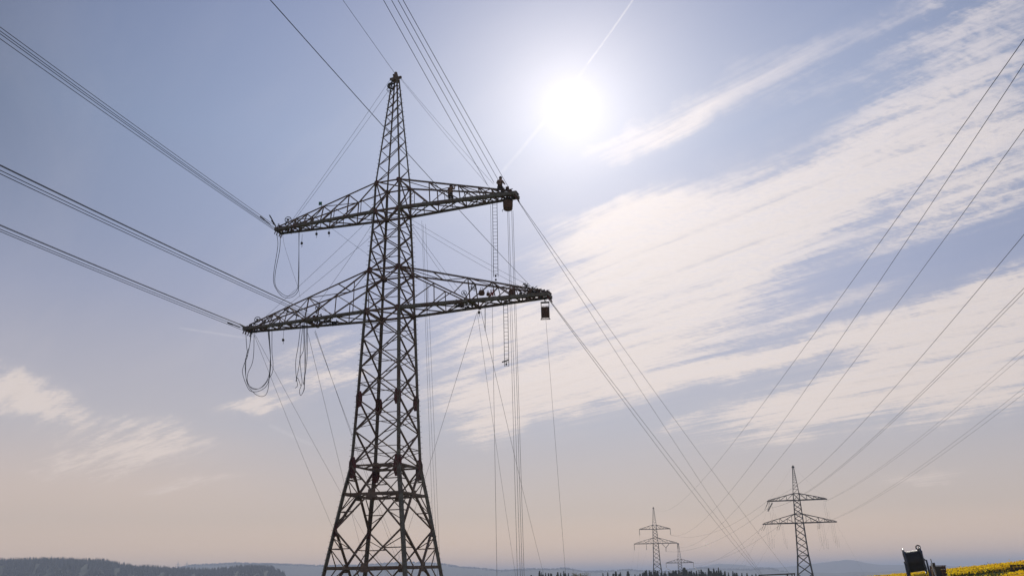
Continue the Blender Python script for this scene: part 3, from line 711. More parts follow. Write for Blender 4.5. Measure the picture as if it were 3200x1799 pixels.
loop_cable([(787, 1022), (785, 1048), (776, 1100), (766, 1130), (772, 1195), (795, 1228), (820, 1238), (836, 1222), (842, 1170), (845, 1100), (840, 1042), (840, 1012)], TW(-13.4, .5, 20), 'lowest hanging loop under the lower left arm tip', gj)
gj = 'bunched jumper cables under the middle of the lower left arm'
loop_cable([(941, 1000), (938, 1030), (932, 1080), (924, 1130), (926, 1180), (930, 1203), (922, 1212)], MIDL, 'leftmost strand of the bunched cables under the lower left arm', gj)
loop_cable([(947, 1000), (945, 1030), (940, 1080), (935, 1140), (925, 1190), (930, 1180), (940, 1205)], MIDL, 'second strand of the bunched cables under the lower left arm', gj)
loop_cable([(950, 1000), (949, 1030), (949, 1090), (938, 1120), (941, 1165), (944, 1195), (936, 1220), (941, 1234), (952, 1195), (952, 1030), (952, 1000)], MIDL, 'looping strand in the middle of the bunched cables under the lower left arm', gj)
loop_cable([(962, 1000), (961, 1032), (960, 1110), (955, 1160), (950, 1190), (951, 1215), (945, 1228)], MIDL, 'right hand bending strand of the bunched cables under the lower left arm', gj)
loop_cable([(958, 1000), (958, 1030), (955, 1120), (952, 1170), (948, 1200)], MIDL, 'straight strand of the bunched cables under the lower left arm', gj)
loop_cable([(1516, 940), (1516, 962), (1516, 1000), (1516, 1033)], MIDR, 'short thick rope end dangling below the lower right arm', None, .03, DARK)
gj2 = 'jumper cables hanging on the medium pylon'
for i, (x, z, l) in enumerate(((-12.9, 22, 8.5), (-12.2, 22, 9.2), (-11.2, 22, 8.9), (-6.8, 22, 8.8), (-6.3, 22, 9.6), (6.6, 22, 8.6), (7.3, 22, 10), (8.3, 22, 9.6), (9.0, 22, 9.9), (11.8, 22, 8.4), (12.4, 22, 9.5), (13, 22, 9.3), (10.0, 31, 8), (10.6, 31, 7.4), (-10.9, 31, 8.3), (-9.6, 31, 8.0))):
    Q = lw(P2root, x, 0, z+e2)
    wire_obj('jumper_cable', [Q, Q+Vector((.1, 0, -l*.4)), Q+Vector((.3, 0, -l*.8)), Q+Vector((.8+.2*(i % 2), 0, -l)), Q+Vector((1.0, 0, -l*.6))], .02, ROPE, 'thin slack cable hanging from the arms of the medium pylon', 'cable', gj2, 5)

# ------------------------------------------------------------------ ladders, basket, frame
def ladder(px, py0, py1, ref, wid, label, lean=0):
    A = onray(px, py0, ref); Bt = onray(px+lean, py1, ref); L = (A-Bt).length
    rt = empty('rope_ladder', A, TYAW*.2); tag(rt, label, 'ladder', 'ladders hanging from the right arms')
    d = Vector((0, 0, -L))
    for s in (-1, 1):
        b = BM(); tube(b, [(s*wid/2, 0, 0), Vector((s*wid/2, 0, 0))+d], .024, 6); obj('rail', b, ALU, rt)
    z = .2; rb = None
    k = 0
    while z < L:
        if rb is None:
            b = BM(); tube(b, [(-wid/2, 0, 0), (wid/2, 0, 0)], .014, 5); rb = obj('rung', b, ALU, rt, (0, 0, -z))
        else:
            c = rb.copy(); C.objects.link(c); c.parent = rt; c.location = (0, 0, -z)
        z += .30
    return rt, L
RL = TW(9.1, 0, 31)
l1, _ = ladder(1546, 622, 878, RL, .36, 'long ladder hanging between the upper and the lower right arm')
l2, L2 = ladder(1580, 948, 1148, TW(9.6, 0, 22), .33, 'shorter ladder dangling free below the lower right arm', 1.5)
b = BM(); Qb = onray(1582, 1130, TW(9.6, 0, 22))
tube(b, [(-.33, 0, -.02), (.2, 0, .16)], .05, 8); tube(b, [(0, 0, .08), (.03, 0, -.22)], .02, 6); lathe(b, [(.02, -.28), (.075, -.24), (.075, -.16), (.02, -.12)], n=8)
tag(obj('rope_grab', b, DARK, loc=Qb), 'small dark clamp hooked on the lowest rungs of the free ladder', 'clamp')
for i, (x, y) in enumerate(((1549, 862), (1549.5, 874))):
    b = BM(); lathe(b, [(.02, -.1), (.07, -.06), (.07, .06), (.02, .1)], n=8); tag(obj('carabiner', b, DARK, loc=onray(x, y, RL)), 'small dark shackle low on the long ladder, %s one' % ('upper', 'lower')[i], 'shackle', 'shackles on the long ladder')
# round basket
Q = onray(1587, 629, UR)
rt = empty('hoist_basket', Q-Vector((0, 0, .8))); tag(rt, 'round brown canvas hoist basket under the upper right arm tip', 'basket')
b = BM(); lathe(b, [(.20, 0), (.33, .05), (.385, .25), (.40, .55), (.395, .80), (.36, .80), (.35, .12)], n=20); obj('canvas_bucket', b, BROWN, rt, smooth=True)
b = BM(); torus(b, (0, 0, .80), .40, .03, (0, 0, 1)); torus(b, (0, 0, .12), .36, .02, (0, 0, 1)); obj('rim', b, DARK, rt)
b = BM()
for k in range(4):
    a = k*math.pi/2+.4; tube(b, [(.4*math.cos(a), .4*math.sin(a), .8), (.05*math.cos(a), .05*math.sin(a), 1.2)], .022, 5)
obj('sling', b, DARK, rt)
b = BM(); tube(b, [(-.36, 0, .1), (-.48, 0, .02), (-.43, 0, -.1)], .025, 5); obj('hook', b, DARK, rt)
# slatted frame
Q = onray(1703, 943, LR)
rt = empty('hanging_frame', Q-Vector((0, 0, 1.42)), -.1); tag(rt, 'dark slatted metal frame hanging below the lower right arm tip', 'hoist frame')
for s in (-1, 1):
    b = BM(); bar(b, (s*.30, 0, 0), (s*.30, 0, 1.40), .05, .05); obj('upright', b, DARK, rt)
b = BM(); bar(b, (-.34, 0, 1.37), (.34, 0, 1.37), .06, .13); obj('head_bar', b, DARK, rt)
b = BM(); bar(b, (-.38, 0, .03), (.38, 0, .03), .07, .05); obj('foot_bar', b, DARK, rt)
for k in range(5):
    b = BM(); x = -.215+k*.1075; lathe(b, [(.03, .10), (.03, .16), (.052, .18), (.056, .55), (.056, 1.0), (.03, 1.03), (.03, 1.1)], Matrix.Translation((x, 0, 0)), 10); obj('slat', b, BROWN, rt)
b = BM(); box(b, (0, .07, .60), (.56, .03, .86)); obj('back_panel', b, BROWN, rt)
b = BM(); tube(b, [(0, 0, 1.42), (0, 0, 1.75)], .03, 6); torus(b, (0.03, 0, 1.56), .07, .02, (0, 1, 0), 12, 5); obj('hook', b, DARK, rt)

# ------------------------------------------------------------------ tackle on the arms
def pulley(P, r, tilt, label, group, hang=.35, m=DARK, yaw=0.):
    rt = empty('stringing_pulley', P); rt.rotation_euler = (0, tilt, yaw); tag(rt, label, 'pulley', group)
    b = BM(); torus(b, (0, 0, 0), r, r*.12, (0, 1, 0), 20, 6); obj('rim', b, m, rt)
    b = BM(); lathe(b, [(r*.3, -.09), (r*.3, .09)], Matrix.Rotation(R(90), 4, 'X'), 10)
    for k in range(3):
        a = k*2.09; bar(b, (0, 0, 0), (r*math.cos(a), 0, r*math.sin(a)), r*.14)
    obj('hub', b, m, rt)
    b = BM()
    for s in (-1, 1): bar(b, (0, s*.1, -r*.3), (0, s*.1, r+hang*.6), .07, .03)
    bar(b, (0, -.12, r+hang*.6), (0, .12, r+hang*.6), .08); tube(b, [(0, 0, r+hang*.6), (0, 0, r+hang)], .03, 5)
    obj('cheek_frame', b, m, rt)
    return rt
gp_ = 'pulleys and tackle on the crossarms'
pulley(TW(-9.9, -.4, 31.85), .27, R(205), 'upright wheel pulley on top of the upper left arm, outer one', gp_)
pulley(TW(-9.2, -.3, 31.6), .25, R(200), 'upright wheel pulley on top of the upper left arm, inner one', gp_)
pulley(TW(-12.3, -.4, 23.0), .25, R(215), 'feathery wheel pulley on top of the lower left arm, outer one', gp_)
pulley(TW(-11.6, -.3, 22.9), .25, R(190), 'feathery wheel pulley on top of the lower left arm, inner one', gp_)
pulley(TW(-6.3, -.7, 23.3), .22, R(195), 'pulley standing over the middle of the lower left arm', gp_)
pulley(onray(1450, 915, MIDR), .2, R(150), 'slim pulley leaning over the middle of the lower right arm', gp_)
pulley(onray(1473, 900, MIDR), .16, R(10), 'pulley hanging high under the lower right arm top chord', gp_)
pulley(onray(1484, 903, MIDR), .14, 0, 'small pulley hanging beside the high one on the lower right arm', gp_)
def hookblock(px, py, ref, label):
    b = BM(); tube(b, [(0, 0, .85), (0, 0, .12)], .014, 5); lathe(b, [(.03, -.12), (.10, -.08), (.11, 0), (.10, .08), (.03, .14)], n=10); tube(b, [(0, 0, -.12), (.05, 0, -.25), (0, 0, -.36)], .018, 5)
    tag(obj('hook_block', b, DARK, loc=onray(px, py, ref)), label, 'hook', gp_)
hookblock(989, 731, TW(-7, 0, 30.5), 'dark hook block dangling under the upper left arm')
hookblock(1028, 728, TW(-6.1, 0, 30.7), 'dark hook block where the slanting line leaves the upper left arm')
hookblock(885, 1062, TW(-9, 0, 21.7), 'small hook dangling from the lower left arm between the two bundles')
hookblock(943, 760, TW(-9, 0, 30.2), 'pale knotted sling dangling beside the upper left loop')
hookblock(1497, 976, MIDR, 'hook block under the middle of the lower right arm')
def clampset(P, d, label, n=2):
    """tension clamp on a conductor just before the arm"""
    d = Vector(d).normalized(); rt = empty('tension_clamp', P); tag(rt, label, 'clamp', 'tension clamps on the left conductors')
    b = BM(); tube(b, [d*.0, d*.5], .055, 8); obj('clamp_body', b, DARK, rt)
    b = BM(); tube(b, [d*.5, d*1.15], .03, 6); obj('clamp_rod', b, DARK, rt)
hz = Vector((math.sin(AZL), math.cos(AZL), .07))
for (px, py, ref, l) in ((813, 676, UL, 'farthest out at the upper left tip'), (842, 672, UL, 'uppermost at the upper left tip'), (848, 688, UL, 'nearest the upper left tip'), (711, 1008, LL, 'farthest out at the lower left tip'), (749, 1012, LL, 'uppermost at the lower left tip'), (757, 1017, LL, 'nearest the lower left tip'), (888, 967, MIDL, 'upper one at the middle of the lower left arm'), (918, 981, MIDL, 'lower one at the middle of the lower left arm')):
    P = onray(px, py, ref); tgt = Vector(ref)-P
    clampset(P, tgt, 'dark tension clamp on a conductor, '+l)
def gear_pile(P, sx, label, n=16, seed=1, m=DARK, hi=1., sl=0.):
    """shackles, links and yoke plates crowding an arm tip"""
    r_ = random.Random(seed); rt = empty('rigging_gear', P, TYAW); tag(rt, label, 'rigging')
    for nm, mm, q in (('yoke_plate', m, 3), ('shackle_cluster', DARK, 2)):
        for i in range(q):
            b = BM()
            if nm == 'yoke_plate':
                y = -.3+.3*i; plate(b, (r_.uniform(-.4, .4)*sx, y, r_.uniform(-.1, .25)), (r_.uniform(-.2, .2), 1, 0), (0, 0, 1), [(-.16, -.12), (.17, -.14), (.14, .12), (-.11, .16)], .04)
            else:
                bar(b, (-sx, 0, 0), (sx, 0, -sl*sx*.3), .05)
                for k in range(n):
                    p = Vector((r_.uniform(-1, 1)*sx, r_.uniform(-.5, .5), r_.uniform(-.28, .42*hi)))
                    p.z += -sl*p.x*.6
                    p = p.lerp(Vector((0, 0, 0)), .12)
                    d = Vector((r_.uniform(-1, 1), r_.uniform(-.4, .4), r_.uniform(-1, 1))).normalized()*r_.uniform(.12, .38)
                    tube(b, [p-d/2, p+d/2], r_.uniform(.018, .036), 6)
                    if k % 3 == 0: torus(b, p, r_.uniform(.06, .11), .02, d, 10, 5)
            obj(nm, b, mm, rt)
gear_pile(TW(-10.5, 0, 31.15), .7, 'dense rusty rigging at the tip of the upper left arm', 20, 1, RED)
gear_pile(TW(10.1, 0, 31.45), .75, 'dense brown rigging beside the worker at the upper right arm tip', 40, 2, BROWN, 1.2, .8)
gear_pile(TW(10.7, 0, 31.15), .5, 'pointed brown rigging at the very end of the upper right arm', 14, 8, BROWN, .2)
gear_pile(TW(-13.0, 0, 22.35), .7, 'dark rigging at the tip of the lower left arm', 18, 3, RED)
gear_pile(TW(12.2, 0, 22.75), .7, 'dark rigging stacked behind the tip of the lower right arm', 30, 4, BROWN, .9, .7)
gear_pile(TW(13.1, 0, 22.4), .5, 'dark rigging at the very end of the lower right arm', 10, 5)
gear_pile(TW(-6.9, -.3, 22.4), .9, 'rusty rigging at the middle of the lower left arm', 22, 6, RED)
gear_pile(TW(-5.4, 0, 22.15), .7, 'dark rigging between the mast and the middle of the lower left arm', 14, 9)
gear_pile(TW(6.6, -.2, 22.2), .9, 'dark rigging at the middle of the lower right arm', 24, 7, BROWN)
# rope coil near the peak
b = BM(); c0 = onray(1221, 268, TW(-.4, -.3, 43))
for i in range(4): torus(b, (0.05*i, 0, -.03*i), .30-.02*i, .035, (.2, 1, .1*i), 18, 5)
tube(b, [(-.22, 0, -.2), (-.34, 0, -.42), (-.2, 0, -.58), (-.02, 0, -.5)], .028, 6)
tag(obj('rope_coil', b, DARK, loc=c0), 'dark coil of rope hung just below the peak of the big pylon', 'rope coil')
# green marker on the top chord
rt = empty('marker_flag', onray(1001, 640, TW(-6.6, -.6, 32))); tag(rt, 'small green square marker above the upper left arm', 'marker')
b = BM(); box(b, (0, 0, .12), (.28, .05, .30)); obj('marker_board', b, GREEN, rt)
b = BM(); bar(b, (.1, 0, -.15), (.16, 0, -.02), .035); obj('marker_stem', b, DARK, rt)
# tool bags on the lower right arm
def bag(px, py, ref, w_, h_, label, m, m2):
    rt = empty('tool_bag', onray(px, py, ref)); tag(rt, label, 'bag', 'bags on the lower right arm')
    b = BM(); lathe(b, [(w_*.34, 0), (w_*.48, h_*.1), (w_*.5, h_*.45), (w_*.42, h_*.85), (w_*.2, h_)], n=12); obj('sack', b, m, rt, smooth=True)
    b = BM(); tube(b, [(-w_*.3, 0, h_*.8), (-w_*.12, 0, h_*1.5), (w_*.12, 0, h_*1.5), (w_*.3, 0, h_*.8)], .022, 5); obj('strap', b, m2, rt)
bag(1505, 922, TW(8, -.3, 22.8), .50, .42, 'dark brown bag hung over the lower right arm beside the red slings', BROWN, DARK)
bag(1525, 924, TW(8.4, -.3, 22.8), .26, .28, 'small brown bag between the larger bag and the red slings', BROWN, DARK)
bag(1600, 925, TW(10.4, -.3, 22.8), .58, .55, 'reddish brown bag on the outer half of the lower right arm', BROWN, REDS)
bag(1627, 923, TW(11, -.2, 22.8), .26, .24, 'small round dark bag near the tip of the lower right arm', DARK, DARK)
for i, x in enumerate((1534, 1541)):
    b = BM(); q = onray(x, 918, TW(8.6, -.3, 22.8)); tube(b, [(0, 0, .35), (.03, 0, .1), (-.04, 0, -.1), (.05, 0, -.32)], .04, 6); torus(b, (0, 0, .02), .1, .03, (0, 1, 0), 12, 5)
    tag(obj('sling', b, REDS, loc=q), 'red lifting sling on the lower right arm, %s one' % ('left', 'right')[i], 'sling', 'red slings on the lower right arm')

# ------------------------------------------------------------------ workers
SKIN = mat('skin', (.42, .25, .18), (.38, .22, .16), .6, 0, 20.)
JACK = mat('flare_brown_work_jacket', (.34, .20, .12), (.24, .14, .085), .85, 0, 12.)  # brightened brown stands in for the sun flare over the worker
TROU = mat('dark_work_trousers', (.05, .04, .04), (.07, .05, .04), .9, 0, 12.)
HELM = mat('dark_helmet', (.06, .035, .03), (.05, .03, .028), .4, 0, 9.)
def person(P, yaw, J, label, look=0.):
    """J: joint name -> local position (metres, feet near 0)"""
    me = bpy.data.meshes.new('person'); names = list(J)
    rad = dict(pelvis=.15, waist=.135, chest=.165, neck=.06, head=.088, crown=.075, shl=.075, shr=.075, ell=.05, elr=.05, wrl=.036, wrr=.036, hipl=.095, hipr=.095, knl=.066, knr=.066, anl=.047, anr=.047, tol=.04, tor=.04, hal=.034, har=.034)
    ed = [('pelvis', 'waist'), ('waist', 'chest'), ('chest', 'neck'), ('neck', 'head'), ('head', 'crown'), ('chest', 'shl'), ('chest', 'shr'), ('shl', 'ell'), ('shr', 'elr'), ('ell', 'wrl'), ('elr', 'wrr'), ('wrl', 'hal'), ('wrr', 'har'), ('pelvis', 'hipl'), ('pelvis', 'hipr'), ('hipl', 'knl'), ('hipr', 'knr'), ('knl', 'anl'), ('knr', 'anr'), ('anl', 'tol'), ('anr', 'tor')]
    V_ = [Vector(J[n]) for n in names]; Rr = [rad[n]*(1.5 if n not in ('neck', 'head', 'crown', 'wrl', 'wrr', 'hal', 'har') else 1.05) for n in names]; E_ = [(names.index(a), names.index(c)) for a, c in ed]
    # five fingers on each hand, unequal and curled
    for s, h, w_ in ((-1, 'hal', 'wrl'), (1, 'har', 'wrr')):
        hp = Vector(J[h]); d = (hp-Vector(J[w_])).normalized(); sd_ = d.orthogonal().normalized(); up = d.cross(sd_)
        for k in range(5):
            o = (k-1.5)*.02; ln = (.055, .075, .08, .07, .05)[k]
            if k == 0: a = hp-d*.02+sd_*-.04; q = a+d*.03-sd_*.03; z_ = q+d*.03+up*.02
            else: a = hp+d*.02+sd_*o; q = a+d*ln*.6; z_ = q+d*ln*.25+up*ln*.35
            i0 = len(V_); V_ += [a, q, z_]; Rr += [.011, .009, .008]
            E_ += [(names.index(h), i0), (i0, i0+1), (i0+1, i0+2)]
    me.from_pydata([tuple(v) for v in V_], E_, [])
    o = bpy.data.objects.new('person', me); C.objects.link(o)
    md = o.modifiers.new('skin', 'SKIN'); sv = me.skin_vertices[0].data
    for i, r_ in enumerate(Rr): sv[i].radius = (r_, r_); sv[i].use_root = (i == 0)
    o.modifiers.new('sub', 'SUBSURF').levels = 1
    bpy.context.view_layer.update()
    m2 = bpy.data.meshes.new_from_object(o.evaluated_get(bpy.context.evaluated_depsgraph_get()))
    bpy.data.objects.remove(o)
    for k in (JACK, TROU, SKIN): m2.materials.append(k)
    segs = [(Vector(J[a]), Vector(J[c]), (0 if {a, c} & {'waist', 'chest', 'shl', 'shr', 'ell', 'elr'} and 'neck' not in (a, c) else (2 if {a, c} & {'neck', 'head', 'hal', 'har'} else 1))) for a, c in ed]
    for p in m2.polygons:
        p.use_smooth = True; best = (9, 0); c = p.center
        for a, q, mi in segs:
            ab = q-a; t = max(0, min(1, (c-a).dot(ab)/max(ab.length_squared, 1e-6))); dd = (a+ab*t-c).length
            if dd < best[0]: best = (dd, mi)
        p.material_index = best[1]
    o = bpy.data.objects.new('person', m2); C.objects.link(o); o.location = P; o.rotation_euler = (0, 0, yaw)
    tag(o, label, 'person', 'workers on the upper right arm')
    hd = Vector(J['head']); hc = Vector(J['crown']); up = (hc-hd).normalized()
    M_ = Matrix.Translation(hd+up*.03) @ up.to_track_quat('Z', 'Y').to_matrix().to_4x4()
    b = BM(); lathe(b, [(.155, -.01), (.13, .0), (.128, .06), (.105, .12), (.05, .155), (.01, .16)], M_, 16); obj('helmet', b, HELM, o, smooth=True)
    b = BM()                                            # face: brow, nose, mouth, ears, facing local -Y
    f = Vector((0, -1, 0)); f = (f-up*f.dot(up)).normalized(); sd_ = f.cross(up)
    box(b, hd+f*.092-up*.025, (.022, .03, .045)); box(b, hd+f*.086-up*.065, (.045, .015, .012))
    for s in (-1, 1): box(b, hd+sd_*s*.09-up*.02, (.015, .035, .05)); box(b, hd+f*.085+sd_*s*.033+up*.005, (.02, .012, .01))
    obj('face', b, SKIN, o)
    pc = Vector(J['pelvis']); wc = Vector(J['waist'])
    b = BM(); torus(b, (pc+wc)/2, .16, .025, wc-pc, 16, 5)
    for s, k in ((-1, 'shl'), (1, 'shr')): tube(b, [(pc+wc)/2+Vector((s*.1, -.13, 0)), Vector(J['chest'])+Vector((s*.1, -.17, .02)), Vector(J[k])*.75+Vector(J['chest'])*.25+Vector((0, 0, .09))], .018, 5)
    tube(b, [(pc+wc)/2+Vector((0, .15, 0)), Vector(J['chest'])+Vector((0, .17, 0)), Vector(J['neck'])+Vector((0, .07, .0))], .02, 5)
    obj('harness', b, DARK, o)
    return o
stand = dict(pelvis=(0, 0, .80), waist=(.01, .0, .98), chest=(.03, -.02, 1.20), neck=(.05, -.04, 1.40), head=(.06, -.06, 1.52), crown=(.06, -.06, 1.62), shl=(-.17, 0, 1.32), shr=(.21, -.02, 1.30), ell=(-.24, -.14, 1.06), elr=(.33, -.12, 1.06), wrl=(-.12, -.32, .92), wrr=(.38, -.30, .90), hal=(-.06, -.38, .90), har=(.40, -.37, .86), hipl=(-.1, 0, .78), hipr=(.1, 0, .78), knl=(-.16, -.14, .44), knr=(.18, -.12, .44), anl=(-.14, -.02, .08), anr=(.18, 0, .08), tol=(-.17, -.16, .04), tor=(.22, -.13, .04))
person(TW(9.72, -.25, 31.12), TYAW+R(20), stand, 'worker in flare-browned jacket standing at the outer end of the upper right arm')
climb = dict(pelvis=(0, 0, .74), waist=(0, .02, .92), chest=(.0, .0, 1.16), neck=(0, -.04, 1.36), head=(-.01, -.08, 1.48), crown=(-.01, -.09, 1.58), shl=(-.19, -.02, 1.28), shr=(.19, -.02, 1.28), ell=(-.36, -.10, 1.12), elr=(.27, -.16, 1.05), wrl=(-.38, -.14, 1.36), wrr=(.20, -.36, 1.08), hal=(-.35, -.16, 1.44), har=(.16, -.42, 1.12), hipl=(-.1, 0, .72), hipr=(.1, 0, .72), knl=(-.12, -.18, .40), knr=(.13, -.06, .36), anl=(-.1, -.02, .07), anr=(.12, .06, -.02), tol=(-.11, -.16, .03), tor=(.13, -.08, -.05))
person(TW(5.55, -.72, 30.98), TYAW+R(160), climb, 'worker halfway along the upper right arm, framed between its chords')

# ------------------------------------------------------------------ gantry the ropes run to
A_ = at(2374, 1796, 216); Bq = at(2482, 1791, 216)
gzA, gzB = ground_z(A_.x, A_.y), ground_z(Bq.x, Bq.y)
rt = empty('rope_gantry', (A_.x, A_.y, gzA)); tag(rt, 'low dark steel gantry beam at the bottom edge left of the medium pylon', 'gantry')
rl = Vector((A_.x, A_.y, gzA))
def rel(P): return Vector(P)-rl
b = BM(); bar(b, rel(A_)-Vector((.3, 0, 0)), rel(Bq)+Vector((.2, 0, 0)), .3, .28); obj('beam', b, DARK, rt)
for P in (A_, Bq, A_.lerp(Bq, .93)):
    b = BM(); bar(b, rel((P.x, P.y, gzB-.5)), rel(P)-Vector((0, 0, .14)), .22); obj('post', b, DARK, rt)
b = BM(); box(b, rel(A_.lerp(Bq, .80))-Vector((0, 0, .75)), (1.1, .8, .7)); box(b, rel(A_.lerp(Bq, .80))-Vector((0, 0, .25)), (.3, .3, .32)); obj('winch_box', b, DARK, rt)
b = BM(); box(b, rel(A_.lerp(Bq, .05))-Vector((0, 0, .5)), (.9, .6, .6)); lathe(b, [(.3, -.3), (.3, .3)], Matrix.Translation(rel(A_.lerp(Bq, .2))-Vector((0, 0, .5))) @ Matrix.Rotation(R(90), 4, 'X'), 12); obj('sheave_box', b, NAVY, rt)

# ------------------------------------------------------------------ cable drum and crate on the right
DD = 76.
Pc = at(2858, 1752, DD); gz = ground_z(Pc.x, Pc.y)
rt = empty('cable_drum', Pc); rt.rotation_euler = (0, R(-7), R(-20)); tag(rt, 'big drum of black cable tilted on its trailer in the rapeseed', 'cable drum')
Mx = Matrix.Rotation(R(90), 4, 'Y')
b = BM(); lathe(b, [(.82, -.60), (.84, -.58), (.85, 0), (.84, .58), (.82, .60)], Mx, 40)
for i in range(22): torus(b, Vector((-.57+i*.054, 0, 0)), .845, .028, (1, 0, 0), 40, 5)
obj('cable_winding', b, BLACK, rt, smooth=True)
for s in (-1, 1):
    b = BM(); torus(b, (s*.66, 0, 0), 1.10, .06, (1, 0, 0), 40, 8)
    lathe(b, [(1.08, s*.66-.03), (1.08, s*.66+.03)], Mx, 40)
    for k in range(8):
        a = k*math.pi/4; bar(b, (s*.72, .2*math.cos(a), .2*math.sin(a)), (s*.72, 1.05*math.cos(a), 1.05*math.sin(a)), .08)
    obj('flange', b, NAVY, rt)
b = BM(); tube(b, [(-.86, 0, 0), (.86, 0, 0)], .09, 10); obj('axle', b, DARK, rt)
b = BM(); torus(b, (.56, -.1, 1.05), .17, .05, (0, 1, 0), 14, 6); obj('cable_tail', b, BLACK, rt)
rt = empty('drum_trailer', (Pc.x+.26, Pc.y-.08, gz)); rt.rotation_euler = (0, R(-5), R(-20)); tag(rt, 'dark trailer frame carrying the drum, with a pale upright and engine block', 'trailer')
h = Pc.z-gz
for s in (-1, 1):
    for e in (-.7, .7):
        b = BM(); bar(b, (s*.86, e, .45), (s*.86, 0, h), .18, .12); obj('drum_bracket', b, NAVY, rt)
    b = BM(); bar(b, (s*.92, -1.8, .42), (s*.92, 1.8, .42), .14, .2); obj('chassis_rail', b, DARK, rt)
    w_ = empty('wheel', (s*1.15, .2, .36)); w_.parent = rt
    b = BM(); torus(b, (0, 0, 0), .28, .11, (1, 0, 0), 20, 8); obj('tyre', b, BLACK, w_)
    b = BM(); lathe(b, [(.2, -.06), (.2, .06)], Mx, 14); obj('rim', b, ALU, w_)
b = BM(); bar(b, (-.92, -1.75, .40), (.92, -1.75, .40), .16); bar(b, (-.92, 1.75, .40), (.92, 1.75, .40), .16); bar(b, (-.92, -.9, .55), (.92, -.9, .55), .3, .3); obj('cross_member', b, NAVY, rt)
b = BM(); box(b, (-.05, -.98, .98), (.78, .06, .42)); obj('yellow_panel', b, YEL, rt)
b = BM(); bar(b, (1.28, -.2, .7), (1.14, -.2, 1.95), .13, .1); obj('pale_upright', b, WHITE, rt)
b = BM(); box(b, (1.55, -.1, 1.25), (.42, .5, .8)); box(b, (1.34, -.1, 1.8), (.2, .3, .34)); tube(b, [(1.22, -.1, 1.95), (1.2, -.1, 2.3)], .035, 6); bar(b, (1.7, -.1, 1.5), (1.98, -.1, 1.45), .1); obj('engine_block', b, DARK, rt)
b = BM()
rr = random.Random(5)
for i in range(14):
    p = Vector((rr.uniform(.7, 2.0), rr.uniform(-.6, .2), rr.uniform(.35, .9))); tube(b, [p, p+Vector((rr.uniform(-.4, .4), 0, rr.uniform(-.2, .3)))], .05, 6)
obj('hydraulic_hoses', b, BLACK, rt)
Pk = at(2932, 1783, 77)
gz = ground_z(Pk.x, Pk.y)
rt = empty('wooden_crate', (Pk.x, Pk.y, gz), R(-14)); tag(rt, 'brown plank crate standing right of the cable drum', 'crate'); hh = Pk.z-gz+.42
for i in range(6):
    b = BM(); z0 = hh*i/6; box(b, (0, 0, z0+hh/12), (1.0-.012*(i % 2), 1.0-.012*(i % 2), hh/6-.025)); obj('plank', b, WOOD, rt)
for sx in (-1, 1):
    for sy in (-1, 1):
        b = BM(); box(b, (sx*.5, sy*.5, hh/2), (.09, .09, hh+.02)); obj('corner_post', b, WOOD, rt)
b = BM(); box(b, (.02, 0, hh+.035), (1.16, 1.12, .04)); obj('lid', b, WOOD, rt)
# stacked pallets at the right edge
Pp = at(3194, 1766, 60); gz = ground_z(Pp.x, Pp.y); n = 8
gz0 = Pp.z-n*.145+.1
for i in range(n):
    b = BM()
    for k in range(5): box(b, ((k-2)*.2, 0, .115), (.13, 1.2, .022))
    for k in (-1, 0, 1):
        for e in (-1, 0, 1): box(b, (k*.4, e*.5, .055), (.12, .14, .085))
        box(b, (k*.4, 0, .006), (.12, 1.2, .012))
    tag(obj('pallet', b, PALLET, loc=(Pp.x, Pp.y, gz0+i*.145), rz=R(28)+(i % 3)*.03), 'dark wooden pallet in the stack at the right edge of the rapeseed', 'pallet', 'pallets stacked at the right edge')

